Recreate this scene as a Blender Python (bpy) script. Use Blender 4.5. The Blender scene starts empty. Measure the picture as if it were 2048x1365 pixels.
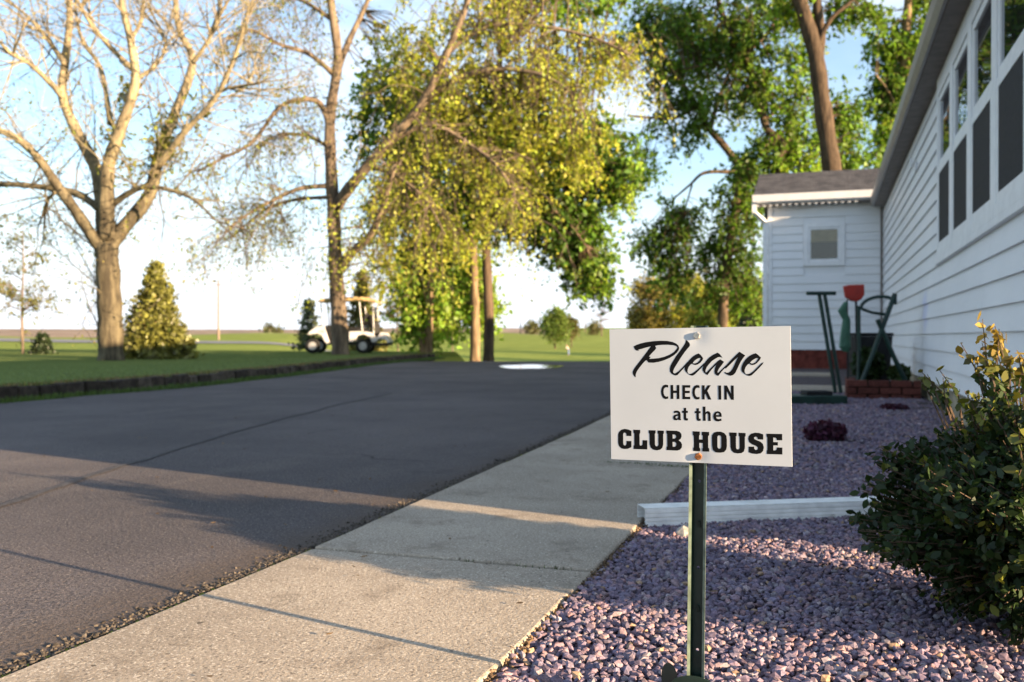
import bpy, bmesh, math, random
import numpy as np
from mathutils import Vector, Matrix, noise
from mathutils.geometry import tessellate_polygon

random.seed(7)
RNG = np.random.default_rng(7)
SC = bpy.context.scene
COL = SC.collection

# ------------------------------------------------------------------ camera
F = 1858.0                 # focal length in photo pixels (2048 wide)
CX, HY = 1024.0, 674.0     # principal column, horizon row
CAMH = 0.63
T = math.atan(631.0 / F)   # the house wall runs along +Y; camera is turned left of it
CT, ST = math.cos(T), math.sin(T)

cam_d = bpy.data.cameras.new('camera')
cam = bpy.data.objects.new('camera', cam_d)
COL.objects.link(cam)
SC.camera = cam
cam_d.sensor_width = 36.0
cam_d.lens = 36.0 * F / 2048.0
cam_d.clip_start = 0.05
cam_d.clip_end = 6000.0
cam.location = (0, 0, CAMH)
cam.rotation_euler = (math.radians(90 - 0.262), 0, T)
cam_d.dof.use_dof = True
cam_d.dof.focus_distance = 1.60
cam_d.dof.aperture_fstop = 6.3

# ------------------------------------------------------------------ light
SUN_EL = math.radians(9.5)
SUN_H = Vector((0.970, -0.243))
SUN_DIR = Vector((SUN_H.x * math.cos(SUN_EL), SUN_H.y * math.cos(SUN_EL), math.sin(SUN_EL)))
world = bpy.data.worlds.new('World')
SC.world = world
world.use_nodes = True
wn = world.node_tree
for n in list(wn.nodes):
    wn.nodes.remove(n)
w_out = wn.nodes.new('ShaderNodeOutputWorld')
w_bg = wn.nodes.new('ShaderNodeBackground')
w_sky = wn.nodes.new('ShaderNodeTexSky')
w_sky.sky_type = 'NISHITA'
w_sky.sun_disc = False
w_sky.sun_elevation = SUN_EL
w_sky.sun_rotation = math.atan2(SUN_H.x, SUN_H.y)
w_sky.air_density = 1.0
w_sky.dust_density = 0.6
w_sky.ozone_density = 2.2
w_bg.inputs['Strength'].default_value = 0.083
w_tc = wn.nodes.new('ShaderNodeTexCoord')
w_map = wn.nodes.new('ShaderNodeMapping')
w_map.inputs['Scale'].default_value = (1.0, 1.0, 3.2)
w_map.inputs['Location'].default_value = (0.35, 0.1, 0.0)
w_noise = wn.nodes.new('ShaderNodeTexNoise')
w_noise.inputs['Scale'].default_value = 2.3
w_noise.inputs['Detail'].default_value = 7.0
w_noise.inputs['Roughness'].default_value = 0.52
w_ramp = wn.nodes.new('ShaderNodeMapRange')
w_ramp.interpolation_type = 'SMOOTHSTEP'
w_ramp.inputs['From Min'].default_value = 0.46
w_ramp.inputs['From Max'].default_value = 0.72
w_ramp.inputs['To Max'].default_value = 0.92
w_ramp.inputs['To Min'].default_value = 0.15
w_mix = wn.nodes.new('ShaderNodeMix')
w_mix.data_type = 'RGBA'
w_mix.inputs['B'].default_value = (3.35, 3.6, 4.0, 1)
wn.links.new(w_tc.outputs['Generated'], w_map.inputs['Vector'])
wn.links.new(w_map.outputs['Vector'], w_noise.inputs['Vector'])
wn.links.new(w_noise.outputs['Fac'], w_ramp.inputs['Value'])
w_sep = wn.nodes.new('ShaderNodeSeparateXYZ')
w_low = wn.nodes.new('ShaderNodeMapRange')          # cloud cover closes up towards the horizon, all the way round
w_low.interpolation_type = 'SMOOTHSTEP'
for k_, v_ in (('From Min', 0.02), ('From Max', 0.23), ('To Min', 0.94), ('To Max', 0.0)):
    w_low.inputs[k_].default_value = v_
w_max = wn.nodes.new('ShaderNodeMath'); w_max.operation = 'MAXIMUM'
wn.links.new(w_tc.outputs['Generated'], w_sep.inputs['Vector'])
wn.links.new(w_sep.outputs['Z'], w_low.inputs['Value'])
wn.links.new(w_low.outputs['Result'], w_max.inputs[0])
wn.links.new(w_ramp.outputs['Result'], w_max.inputs[1])
wn.links.new(w_max.outputs['Value'], w_mix.inputs['Factor'])
wn.links.new(w_sky.outputs['Color'], w_mix.inputs['A'])
wn.links.new(w_mix.outputs['Result'], w_bg.inputs['Color'])
wn.links.new(w_bg.outputs['Background'], w_out.inputs['Surface'])

sun_d = bpy.data.lights.new('sun', 'SUN')
sun_d.energy = 5.0
sun_d.angle = math.radians(0.53)
sun_d.color = (1.0, 0.72, 0.44)
sun = bpy.data.objects.new('sun', sun_d)
COL.objects.link(sun)
sun.rotation_euler = SUN_DIR.to_track_quat('Z', 'Y').to_euler()

SC.view_settings.view_transform = 'Standard'
SC.view_settings.look = 'None'
SC.view_settings.gamma = 1.0
SC.view_settings.exposure = 2.2
SC.render.engine = 'CYCLES'
SC.cycles.max_bounces = 6
SC.cycles.use_denoising = True

# ------------------------------------------------------------------ helpers
def W(xc, zc, z=0.0):
    return Vector((xc * CT - zc * ST, xc * ST + zc * CT, z))
def P(px, py, D):
    """photo pixel at depth D -> world"""
    return W((px - CX) * D / F, D, CAMH - (py - HY) * D / F)
def G(px, py, z=0.0):
    """photo pixel on the level z -> world"""
    D = (CAMH - z) * F / (py - HY)
    return P(px, py, D)
def camc(X, Y):
    return X * CT + Y * ST, -X * ST + Y * CT

class MB:
    def __init__(s):
        s.v = []; s.f = []; s.c = []
    def quad(s, *p):
        n = len(s.v); s.v += [tuple(q) for q in p]; s.f.append(tuple(range(n, n + len(p))))
    def box(s, x0, x1, y0, y1, z0, z1):
        n = len(s.v)
        s.v += [(x0,y0,z0),(x1,y0,z0),(x1,y1,z0),(x0,y1,z0),(x0,y0,z1),(x1,y0,z1),(x1,y1,z1),(x0,y1,z1)]
        s.f += [tuple(n+i for i in q) for q in ((0,3,2,1),(4,5,6,7),(0,1,5,4),(1,2,6,5),(2,3,7,6),(3,0,4,7))]
        return s
    def hexa(s, p):                      # eight corner points, bottom ring then top ring
        n = len(s.v); s.v += [tuple(q) for q in p]
        s.f += [tuple(n+i for i in q) for q in ((0,3,2,1),(4,5,6,7),(0,1,5,4),(1,2,6,5),(2,3,7,6),(3,0,4,7))]
        return s
    def tube(s, pts, rad, sides=6, cap=True):
        pts = [Vector(p) for p in pts]
        if not hasattr(rad, '__len__'): rad = [rad] * len(pts)
        n0 = len(s.v); u = None
        for i, p in enumerate(pts):
            a = pts[max(i-1, 0)]; b = pts[min(i+1, len(pts)-1)]
            t = (b - a)
            t = t.normalized() if t.length > 1e-9 else Vector((0,0,1))
            if u is None:
                u = t.orthogonal().normalized()
            else:
                u = (u - t * u.dot(t))
                u = u.normalized() if u.length > 1e-6 else t.orthogonal().normalized()
            w = t.cross(u)
            for k in range(sides):
                a_ = 2 * math.pi * k / sides
                q = p + (u * math.cos(a_) + w * math.sin(a_)) * rad[i]
                s.v.append((q.x, q.y, q.z))
        for i in range(len(pts) - 1):
            for k in range(sides):
                a = n0 + i * sides + k; b = n0 + i * sides + (k + 1) % sides
                s.f.append((a, b, b + sides, a + sides))
        if cap:
            s.f.append(tuple(n0 + k for k in range(sides - 1, -1, -1)))
            e = n0 + (len(pts) - 1) * sides
            s.f.append(tuple(e + k for k in range(sides)))
        return s
    def prism(s, poly, z0, z1, map3=None):
        """extrude a 2-D outline"""
        n = len(s.v); m = len(poly)
        g = map3 or (lambda a, b, c: (a, b, c))
        s.v += [g(a, b, z0) for a, b in poly] + [g(a, b, z1) for a, b in poly]
        s.f.append(tuple(n + i for i in range(m - 1, -1, -1)))
        s.f.append(tuple(n + m + i for i in range(m)))
        for i in range(m):
            j = (i + 1) % m
            s.f.append((n + i, n + j, n + m + j, n + m + i))
        return s

def mesh_np(name, V, Fc, colors=None, smooth=False):
    me = bpy.data.meshes.new(name)
    V = np.asarray(V, dtype=np.float32); Fc = np.asarray(Fc, dtype=np.int32)
    me.vertices.add(len(V)); me.vertices.foreach_set('co', V.ravel())
    k = Fc.shape[1]
    me.loops.add(Fc.size); me.loops.foreach_set('vertex_index', Fc.ravel())
    me.polygons.add(len(Fc))
    me.polygons.foreach_set('loop_start', np.arange(0, Fc.size, k, dtype=np.int32))
    me.polygons.foreach_set('loop_total', np.full(len(Fc), k, dtype=np.int32))
    me.update(calc_edges=True)
    if not smooth: me.shade_flat()
    if colors is not None:
        ca = me.color_attributes.new('Col', 'FLOAT_COLOR', 'POINT')
        c4 = np.ones((len(V), 4), dtype=np.float32); c4[:, :3] = colors
        ca.data.foreach_set('color', c4.ravel())
    if smooth:
        me.polygons.foreach_set('use_smooth', np.ones(len(Fc), dtype=bool))
    return me

def link(name, me, mat, parent=None):
    o = bpy.data.objects.new(name, me)
    COL.objects.link(o)
    if mat is not None: me.materials.append(mat)
    if parent is not None:
        o.parent = parent
    return o
def wloc(o):
    v = Vector((0, 0, 0))
    while o is not None:
        v += o.location; o = o.parent
    return v
def build(name, mb, mat, parent=None, smooth=False, bevel=0.0, origin=None):
    """one mesh object from world-space geometry; children are stored relative to their parent"""
    off = wloc(parent) if parent is not None else Vector((0, 0, 0))
    loc = Vector((0, 0, 0))
    if parent is None and origin is not None:
        loc = Vector(origin); off = loc
    me = bpy.data.meshes.new(name)
    me.from_pydata([(v[0]-off.x, v[1]-off.y, v[2]-off.z) for v in mb.v], [], mb.f)
    if smooth:
        for p in me.polygons: p.use_smooth = True
    o = link(name, me, mat, parent)
    o.location = loc if parent is None else (0, 0, 0)
    if bevel:
        m = o.modifiers.new('bevel', 'BEVEL'); m.width = bevel; m.segments = 2; m.limit_method = 'ANGLE'
    return o
def thing(name, loc, label, cat, group=None):
    o = bpy.data.objects.new(name, None)
    COL.objects.link(o); o.location = loc; o.empty_display_size = 0.2
    return tag(o, label, cat, group)
def tag(o, label, cat, group=None):
    o['label'] = label; o['category'] = cat
    if group: o['group'] = group
    return o
def structure(o):
    o['kind'] = 'structure'; return o
def stuff(o):
    o['kind'] = 'stuff'; return o

# ------------------------------------------------------------------ materials
class NT:
    def __init__(s, name):
        s.m = bpy.data.materials.new(name); s.m.use_nodes = True
        s.t = s.m.node_tree
        s.b = s.t.nodes['Principled BSDF']; s.o = s.t.nodes['Material Output']
        s.tc = s.t.nodes.new('ShaderNodeTexCoord')
        s.geo = s.t.nodes.new('ShaderNodeNewGeometry')
    def n(s, kind, **kw):
        x = s.t.nodes.new(kind)
        for k, v in kw.items():
            if hasattr(x, k): setattr(x, k, v)
            else: x.inputs[k.replace('_', ' ')].default_value = v
        return x
    def l(s, a, b): s.t.links.new(a, b)
    def noise(s, scale, detail=4, rough=0.55, stretch=None, world=True):
        v = s.geo.outputs['Position'] if world else s.tc.outputs['Object']
        if stretch:
            mp = s.n('ShaderNodeMapping'); mp.inputs['Scale'].default_value = stretch
            s.l(v, mp.inputs['Vector']); v = mp.outputs['Vector']
        x = s.n('ShaderNodeTexNoise'); x.inputs['Scale'].default_value = scale
        x.inputs['Detail'].default_value = detail; x.inputs['Roughness'].default_value = rough
        s.l(v, x.inputs['Vector']); return x.outputs['Fac']
    def ramp(s, fac, lo, hi, a=0.0, b=1.0):
        r = s.n('ShaderNodeMapRange'); r.interpolation_type = 'SMOOTHSTEP'
        for k, v in (('From Min', lo), ('From Max', hi), ('To Min', a), ('To Max', b)):
            r.inputs[k].default_value = v
        s.l(fac, r.inputs['Value']); return r.outputs['Result']
    def mix(s, fac, a, b, mode='MIX'):
        x = s.n('ShaderNodeMix'); x.data_type = 'RGBA'; x.blend_type = mode
        for key, val in (('Factor', fac), ('A', a), ('B', b)):
            i = [q for q in x.inputs if q.name == key and q.enabled][0]
            if hasattr(val, 'is_linked'): s.l(val, i)
            elif key == 'Factor': i.default_value = val
            else: i.default_value = (*val, 1)
        return [q for q in x.outputs if q.enabled][0]
    def bump(s, h, strength=0.5, dist=0.01):
        x = s.n('ShaderNodeBump'); x.inputs['Strength'].default_value = strength
        x.inputs['Distance'].default_value = dist
        s.l(h, x.inputs['Height']); s.l(x.outputs['Normal'], s.b.inputs['Normal'])
    def base(s, c):
        if hasattr(c, 'is_linked'): s.l(c, s.b.inputs['Base Color'])
        else: s.b.inputs['Base Color'].default_value = (*c, 1)
    def set(s, rough=0.6, spec=0.4, metal=0.0):
        s.b.inputs['Roughness'].default_value = rough
        s.b.inputs['Specular IOR Level'].default_value = spec
        s.b.inputs['Metallic'].default_value = metal
        return s

def plain(name, col, rough=0.6, spec=0.4, metal=0.0, var=0.12, scale=9.0, bump=0.0):
    m = NT(name); m.set(rough, spec, metal)
    d = tuple(c * (1 - var * 1.6) for c in col); u = tuple(min(1, c * (1 + var)) for c in col)
    m.base(m.mix(m.ramp(m.noise(scale, 5), 0.3, 0.7), d, u))
    if bump: m.bump(m.noise(scale * 12, 3), 0.4, bump)
    return m.m

def mat_asphalt():
    m = NT('asphalt'); m.set(0.85, 0.3)
    big = m.noise(0.45, 5, 0.6); mid = m.noise(3.2, 4, 0.6, (1.0, 0.35, 1)); grit = m.noise(120, 3, 0.75)
    c = m.mix(m.ramp(big, 0.3, 0.72), (0.066, 0.058, 0.062), (0.150, 0.128, 0.128))
    c = m.mix(m.ramp(mid, 0.50, 0.76, 0, 0.6), c, (0.15, 0.128, 0.118))
    c = m.mix(m.ramp(grit, 0.36, 0.56, 0.85, 0.0), c, (0.018, 0.017, 0.018))
    c = m.mix(m.ramp(m.noise(150, 2, 0.5), 0.60, 0.70, 0, 0.85), c, (0.34, 0.29, 0.25))
    c = m.mix(m.ramp(m.noise(0.9, 4, 0.7), 0.60, 0.72, 0, 0.55), c, (0.03, 0.029, 0.031))       # old oil and patching
    # hairline cracks, only where the surface has aged
    wv = m.n('ShaderNodeVectorMath'); wv.operation = 'MULTIPLY_ADD'
    nz = m.n('ShaderNodeTexNoise'); nz.inputs['Scale'].default_value = 2.5; m.l(m.geo.outputs['Position'], nz.inputs['Vector'])
    m.l(nz.outputs['Color'], wv.inputs[0]); wv.inputs[1].default_value = (.5, .5, 0); m.l(m.geo.outputs['Position'], wv.inputs[2])
    vo = m.n('ShaderNodeTexVoronoi'); vo.feature = 'DISTANCE_TO_EDGE'; vo.inputs['Scale'].default_value = 0.55
    m.l(wv.outputs[0], vo.inputs['Vector'])
    ck = m.n('ShaderNodeMath'); ck.operation = 'MULTIPLY'
    m.l(m.ramp(vo.outputs['Distance'], 0.002, 0.007, 1, 0), ck.inputs[0]); m.l(m.ramp(m.noise(0.6, 2), 0.56, 0.68), ck.inputs[1])
    c = m.mix(ck.outputs[0], c, (0.02, 0.019, 0.019))
    # the crumbling, dusty rim beside the path
    sep = m.n('ShaderNodeSeparateXYZ'); m.l(m.geo.outputs['Position'], sep.inputs['Vector'])
    wob = m.n('ShaderNodeMath'); wob.operation = 'MULTIPLY_ADD'
    m.l(m.noise(5.0, 4), wob.inputs[0]); wob.inputs[1].default_value = 0.35; m.l(sep.outputs['X'], wob.inputs[2])
    c = m.mix(m.ramp(wob.outputs[0], -1.62, -1.30, 0, 0.7), c, (0.085, 0.062, 0.046))
    m.base(c)
    h = m.n('ShaderNodeMath'); h.operation = 'MULTIPLY_ADD'
    m.l(grit, h.inputs[0]); h.inputs[1].default_value = 0.9; m.l(m.noise(55, 3), h.inputs[2])
    m.bump(h.outputs[0], 0.9, 0.010)
    return m.m
def mat_concrete():
    m = NT('concrete'); m.set(0.88, 0.25)
    c = m.mix(m.ramp(m.noise(1.3, 6, 0.62), 0.3, 0.72), (0.28, 0.235, 0.182), (0.415, 0.352, 0.275))
    c = m.mix(m.ramp(m.noise(150, 2, 0.6), 0.55, 0.68, 0, 0.8), c, (0.66, 0.585, 0.48))
    c = m.mix(m.ramp(m.noise(125, 2, 0.6), 0.32, 0.45, 0.8, 0), c, (0.13, 0.105, 0.08))
    c = m.mix(m.ramp(m.noise(5, 6, 0.72), 0.52, 0.72, 0, 0.6), c, (0.15, 0.118, 0.085))
    c = m.mix(m.ramp(m.noise(34, 2, 0.5), 0.70, 0.76, 0, 0.85), c, (0.07, 0.055, 0.04))
    m.base(c)
    m.bump(m.noise(130, 4, 0.7), 0.7, 0.006)
    return m.m
def mat_attr(name, rough=0.8, spec=0.3, scale=120.0, amt=0.35, bump=0.0):
    m = NT(name); m.set(rough, spec)
    a = m.n('ShaderNodeAttribute'); a.attribute_name = 'Col'
    d = m.mix(1.0, a.outputs['Color'], (1 - amt, 1 - amt, 1 - amt), 'MULTIPLY')
    m.base(m.mix(m.ramp(m.noise(scale, 4), 0.35, 0.65), d, a.outputs['Color']))
    if bump: m.bump(m.noise(scale * 2, 3), 0.5, bump)
    return m.m
def mat_leaf(name, trans=0.5, gloss=0.06):
    m = NT(name)
    a = m.n('ShaderNodeAttribute'); a.attribute_name = 'Col'
    d = m.n('ShaderNodeBsdfDiffuse'); t = m.n('ShaderNodeBsdfTranslucent'); g = m.n('ShaderNodeBsdfGlossy')
    g.inputs['Roughness'].default_value = 0.45
    tc = m.mix(1.0, a.outputs['Color'], (1.25, 1.2, 0.6), 'MULTIPLY')
    m.l(a.outputs['Color'], d.inputs['Color']); m.l(tc, t.inputs['Color'])
    m1 = m.n('ShaderNodeMixShader'); m1.inputs[0].default_value = trans
    m.l(d.outputs[0], m1.inputs[1]); m.l(t.outputs[0], m1.inputs[2])
    m2 = m.n('ShaderNodeMixShader'); m2.inputs[0].default_value = gloss
    m.l(m1.outputs[0], m2.inputs[1]); m.l(g.outputs[0], m2.inputs[2])
    m.l(m2.outputs[0], m.o.inputs['Surface'])
    return m.m
def mat_bark(name, dark, light, scale=6.0, shade_below=None):
    m = NT(name); m.set(0.9, 0.2)
    f = m.noise(scale, 6, 0.65, (1, 1, 0.22))
    c = m.mix(m.ramp(f, 0.32, 0.68), dark, light)
    c = m.mix(m.ramp(m.noise(1.1, 3), 0.5, 0.75, 0, 0.4), c, tuple(x * 0.7 for x in light))
    if shade_below:      # shade on the bole painted in as darker bark, pale bark above
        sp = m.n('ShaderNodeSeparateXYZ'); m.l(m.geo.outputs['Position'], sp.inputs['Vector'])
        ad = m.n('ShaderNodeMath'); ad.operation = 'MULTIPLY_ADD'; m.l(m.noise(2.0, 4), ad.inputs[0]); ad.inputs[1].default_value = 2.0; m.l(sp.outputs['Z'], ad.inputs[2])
        bole_shade = m.mix(m.ramp(f, 0.38, 0.66), tuple(x * .30 for x in dark), tuple(x * .36 for x in light))
        c = m.mix(m.ramp(ad.outputs[0], shade_below[0] + 1, shade_below[1] + 1), bole_shade, c)
    m.base(c); m.bump(f, 0.9, 0.05)
    return m.m
def mat_grass(name, a, b, c3, field=False):
    m = NT(name); m.set(0.9, 0.2)
    c = m.mix(m.ramp(m.noise(0.22, 5, 0.6), 0.3, 0.7), a, b)
    c = m.mix(m.ramp(m.noise(7, 4, 0.7), 0.45, 0.75, 0, 0.5), c, c3)
    c = m.mix(m.ramp(m.noise(60, 3, 0.7), 0.3, 0.55, 0.45, 0), c, tuple(x * 0.45 for x in a))
    if field:
        at = m.n('ShaderNodeAttribute'); at.attribute_name = 'Col'
        sp = m.n('ShaderNodeSeparateColor'); m.l(at.outputs['Color'], sp.inputs['Color'])
        soil = m.mix(m.ramp(m.noise(0.06, 4, 0.6, (1, 1, 1)), 0.35, 0.7), (0.30, 0.225, 0.165), (0.40, 0.31, 0.235))
        c = m.mix(sp.outputs['Red'], c, soil)
    nz = m.n('ShaderNodeTexNoise'); nz.inputs['Scale'].default_value = 170.0; nz.inputs['Detail'].default_value = 1.0
    m.l(m.geo.outputs['Position'], nz.inputs['Vector'])
    v1 = m.n('ShaderNodeVectorMath'); v1.operation = 'SUBTRACT'; m.l(nz.outputs['Color'], v1.inputs[0]); v1.inputs[1].default_value = (.5, .5, .5)
    v2 = m.n('ShaderNodeVectorMath'); v2.operation = 'MULTIPLY'; m.l(v1.outputs[0], v2.inputs[0]); v2.inputs[1].default_value = (4.5, 4.5, 1)
    v3 = m.n('ShaderNodeVectorMath'); v3.operation = 'ADD'; m.l(v2.outputs[0], v3.inputs[0]); m.l(m.geo.outputs['Normal'], v3.inputs[1])
    v4 = m.n('ShaderNodeVectorMath'); v4.operation = 'NORMALIZE'; m.l(v3.outputs[0], v4.inputs[0])
    d = m.n('ShaderNodeBsdfDiffuse'); t = m.n('ShaderNodeBsdfTranslucent'); x = m.n('ShaderNodeMixShader'); x.inputs[0].default_value = .3
    for q in (d, t): m.l(c, q.inputs['Color']); m.l(v4.outputs[0], q.inputs['Normal'])
    m.l(d.outputs[0], x.inputs[1]); m.l(t.outputs[0], x.inputs[2]); m.l(x.outputs[0], m.o.inputs['Surface'])
    return m.m
def mat_siding():
    m = NT('white_siding'); m.set(0.48, 0.4)
    c = m.mix(m.ramp(m.noise(0.9, 5), 0.3, 0.75), (0.70, 0.705, 0.72), (0.77, 0.77, 0.78))
    c = m.mix(m.ramp(m.noise(2.2, 5, 0.65, (1, 1, 6)), 0.62, 0.8, 0, 0.4), c, (0.60, 0.585, 0.55))
    # a faint blue patch on the boards
    d = m.n('ShaderNodeVectorMath'); d.operation = 'DISTANCE'
    mp = m.n('ShaderNodeMapping'); mp.inputs['Scale'].default_value = (0, 1, 1.25)
    m.l(m.geo.outputs['Position'], mp.inputs['Vector']); m.l(mp.outputs['Vector'], d.inputs[0])
    d.inputs[1].default_value = (0, 10.05, 0.88 * 1.25)
    m.base(m.mix(m.ramp(d.outputs['Value'], 0.12, 0.34, 0.5, 0.0), c, (0.42, 0.46, 0.78)))
    m.bump(m.noise(2.2, 3, 0.6, (1, 0.5, 2)), 0.35, 0.02)
    return m.m
def mat_glass():
    m = NT('window_glass'); m.set(0.03, 0.5); m.b.inputs['IOR'].default_value = 2.5
    m.base((0.018, 0.02, 0.024)); return m.m
def mat_mirror():
    m = NT('reflective_glass'); g = m.n('ShaderNodeBsdfGlossy'); g.inputs['Roughness'].default_value = 0.015; g.inputs['Color'].default_value = (.92, .95, 1, 1)
    d = m.n('ShaderNodeBsdfDiffuse'); d.inputs['Color'].default_value = (.012, .013, .016, 1)
    w = m.n('ShaderNodeBump'); w.inputs['Strength'].default_value = .12; w.inputs['Distance'].default_value = .02; m.l(m.noise(1.6, 1), w.inputs['Height']); m.l(w.outputs[0], g.inputs['Normal'])
    x = m.n('ShaderNodeMixShader'); x.inputs[0].default_value = .55; m.l(d.outputs[0], x.inputs[1]); m.l(g.outputs[0], x.inputs[2]); m.l(x.outputs[0], m.o.inputs['Surface']); return m.m
def mat_clear():
    m = NT('clear_glass')
    g = m.n('ShaderNodeBsdfGlossy'); g.inputs['Roughness'].default_value = 0.02
    t = m.n('ShaderNodeBsdfTransparent'); t.inputs['Color'].default_value = (.85, .88, .86, 1)
    fr = m.n('ShaderNodeFresnel'); fr.inputs['IOR'].default_value = 1.6
    x = m.n('ShaderNodeMixShader'); m.l(fr.outputs[0], x.inputs[0]); m.l(t.outputs[0], x.inputs[1]); m.l(g.outputs[0], x.inputs[2])
    m.l(x.outputs[0], m.o.inputs['Surface']); return m.m
def mat_panel():
    m = NT('sign_panel'); m.set(0.38, 0.4)
    c = m.mix(m.ramp(m.noise(9, 5), 0.3, 0.75), (0.46, 0.49, 0.525), (0.49, 0.52, 0.555))
    c = m.mix(m.ramp(m.noise(160, 2), 0.76, 0.80, 0, 0.35), c, (0.45, 0.42, 0.38))
    m.base(c); m.bump(m.noise(5, 2), 0.12, 0.004)
    return m.m
def mat_shingle():
    m = NT('shingle'); m.set(0.92, 0.2)
    c = m.mix(m.ramp(m.noise(5, 5), 0.3, 0.7), (0.055, 0.055, 0.062), (0.12, 0.118, 0.125))
    m.base(m.mix(m.ramp(m.noise(120, 2), 0.4, 0.65, 0.5, 0), c, (0.035, 0.035, 0.04)))
    m.bump(m.noise(130, 3), 0.6, 0.006); return m.m
def mat_water():
    m = NT('puddle_water'); m.set(0.03, 0.5); m.b.inputs['IOR'].default_value = 1.5
    m.base((0.05, 0.05, 0.052)); m.bump(m.noise(6, 2), 0.03, 0.01); return m.m
def mat_steel_green():
    m = NT('green_post_paint'); m.set(0.42, 0.45)
    c = m.mix(m.ramp(m.noise(30, 5), 0.3, 0.7), (0.008, 0.020, 0.015), (0.015, 0.033, 0.024))
    m.base(m.mix(m.ramp(m.noise(70, 4, 0.7), 0.68, 0.74, 0, 0.7), c, (0.14, 0.09, 0.05))); return m.m

M = dict(
    asphalt=mat_asphalt(), concrete=mat_concrete(), siding=mat_siding(), glass=mat_glass(), mirror=mat_mirror(), clear=mat_clear(), panel=mat_panel(),
    shingle=mat_shingle(), water=mat_water(), post=mat_steel_green(),
    stone=mat_attr('gravel_stone', 0.9, 0.12, 140, 0.4), edging=mat_attr('edging_stone', 0.9, 0.2, 14, 0.5, 0.01),
    brick=mat_attr('brick', 0.88, 0.2, 40, 0.35, 0.003),
    leaf=mat_leaf('leaf', 0.5, 0.015), leaf_box=mat_leaf('box_leaf', 0.25, 0.025), needle=mat_leaf('needle', 0.25, 0.04),
    blade=mat_leaf('grass_blade', 0.4, 0.03),
    terrain=mat_grass('fairway', (0.22, 0.265, 0.065), (0.28, 0.33, 0.085), (0.29, 0.32, 0.10), True),
    lawn=mat_grass('lawn', (0.17, 0.225, 0.075), (0.215, 0.275, 0.095), (0.225, 0.265, 0.105)),
    soil=plain('soil', (0.075, 0.055, 0.042), 0.95, 0.15, var=0.3, bump=0.004),
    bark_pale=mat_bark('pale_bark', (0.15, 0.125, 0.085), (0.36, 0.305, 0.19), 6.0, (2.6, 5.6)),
    bark_grey=mat_bark('grey_bark', (0.065, 0.05, 0.038), (0.20, 0.155, 0.11)),
    bark_dark=mat_bark('dark_bark', (0.04, 0.03, 0.022), (0.13, 0.09, 0.06)),
    bark_warm=mat_bark('warm_bark', (0.085, 0.06, 0.038), (0.25, 0.18, 0.11)),
    bark_brown=mat_bark('brown_bark', (0.032, 0.023, 0.017), (0.10, 0.07, 0.046), 9.0),
    trim=plain('white_trim', (0.75, 0.75, 0.76), 0.4, 0.45, var=0.04),
    gutter=plain('gutter_metal', (0.24, 0.21, 0.195), 0.4, 0.5, var=0.08),
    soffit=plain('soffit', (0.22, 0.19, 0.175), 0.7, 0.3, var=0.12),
    screen=plain('insect_screen', (0.022, 0.022, 0.026), 0.75, 0.25, var=0.15, scale=30),
    tanfound=plain('tan_foundation', (0.30, 0.26, 0.185), 0.9, 0.2, var=0.2, bump=0.004),
    redfound=plain('red_foundation', (0.15, 0.038, 0.028), 0.9, 0.2, var=0.25, bump=0.004),
    ink=plain('black_vinyl', (0.003, 0.003, 0.0035), 0.6, 0.15, var=0.05),
    bolt=plain('zinc_bolt', (0.42, 0.41, 0.39), 0.38, 0.5, 0.85, var=0.15, scale=200),
    rust=plain('rusty_bolt', (0.26, 0.10, 0.035), 0.8, 0.3, 0.2, var=0.4, scale=300),
    green=plain('dark_green_paint', (0.010, 0.035, 0.026), 0.45, 0.4, var=0.2),
    green2=plain('pale_green_plastic', (0.055, 0.15, 0.095), 0.5, 0.4, var=0.15),
    red=plain('red_plastic', (0.36, 0.022, 0.012), 0.4, 0.45, var=0.1),
    black=plain('black_rubber', (0.014, 0.014, 0.015), 0.7, 0.3, var=0.2),
    downspout=plain('white_downspout', (0.82, 0.82, 0.80), 0.4, 0.45, var=0.1, scale=14),
    cartwhite=plain('cart_white', (0.50, 0.50, 0.52), 0.3, 0.5, var=0.03),
    cartroof=plain('cart_beige', (0.50, 0.36, 0.18), 0.45, 0.4, var=0.06),
    rim=plain('wheel_rim', (0.45, 0.45, 0.46), 0.4, 0.5, 0.4, var=0.1),
    pole=plain('weathered_pole', (0.22, 0.17, 0.13), 0.9, 0.2, var=0.2),
    road=plain('far_road', (0.20, 0.195, 0.20), 0.9, 0.2, var=0.1, scale=0.3),
    skin=plain('skin', (0.45, 0.26, 0.18), 0.6, 0.3, var=0.05),
    shirt=plain('pale_shirt', (0.72, 0.66, 0.58), 0.8, 0.2, var=0.05),
    jeans=plain('blue_trousers', (0.13, 0.18, 0.30), 0.8, 0.2, var=0.1),
    hair=plain('fair_hair', (0.30, 0.20, 0.10), 0.7, 0.3, var=0.1),
)

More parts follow.
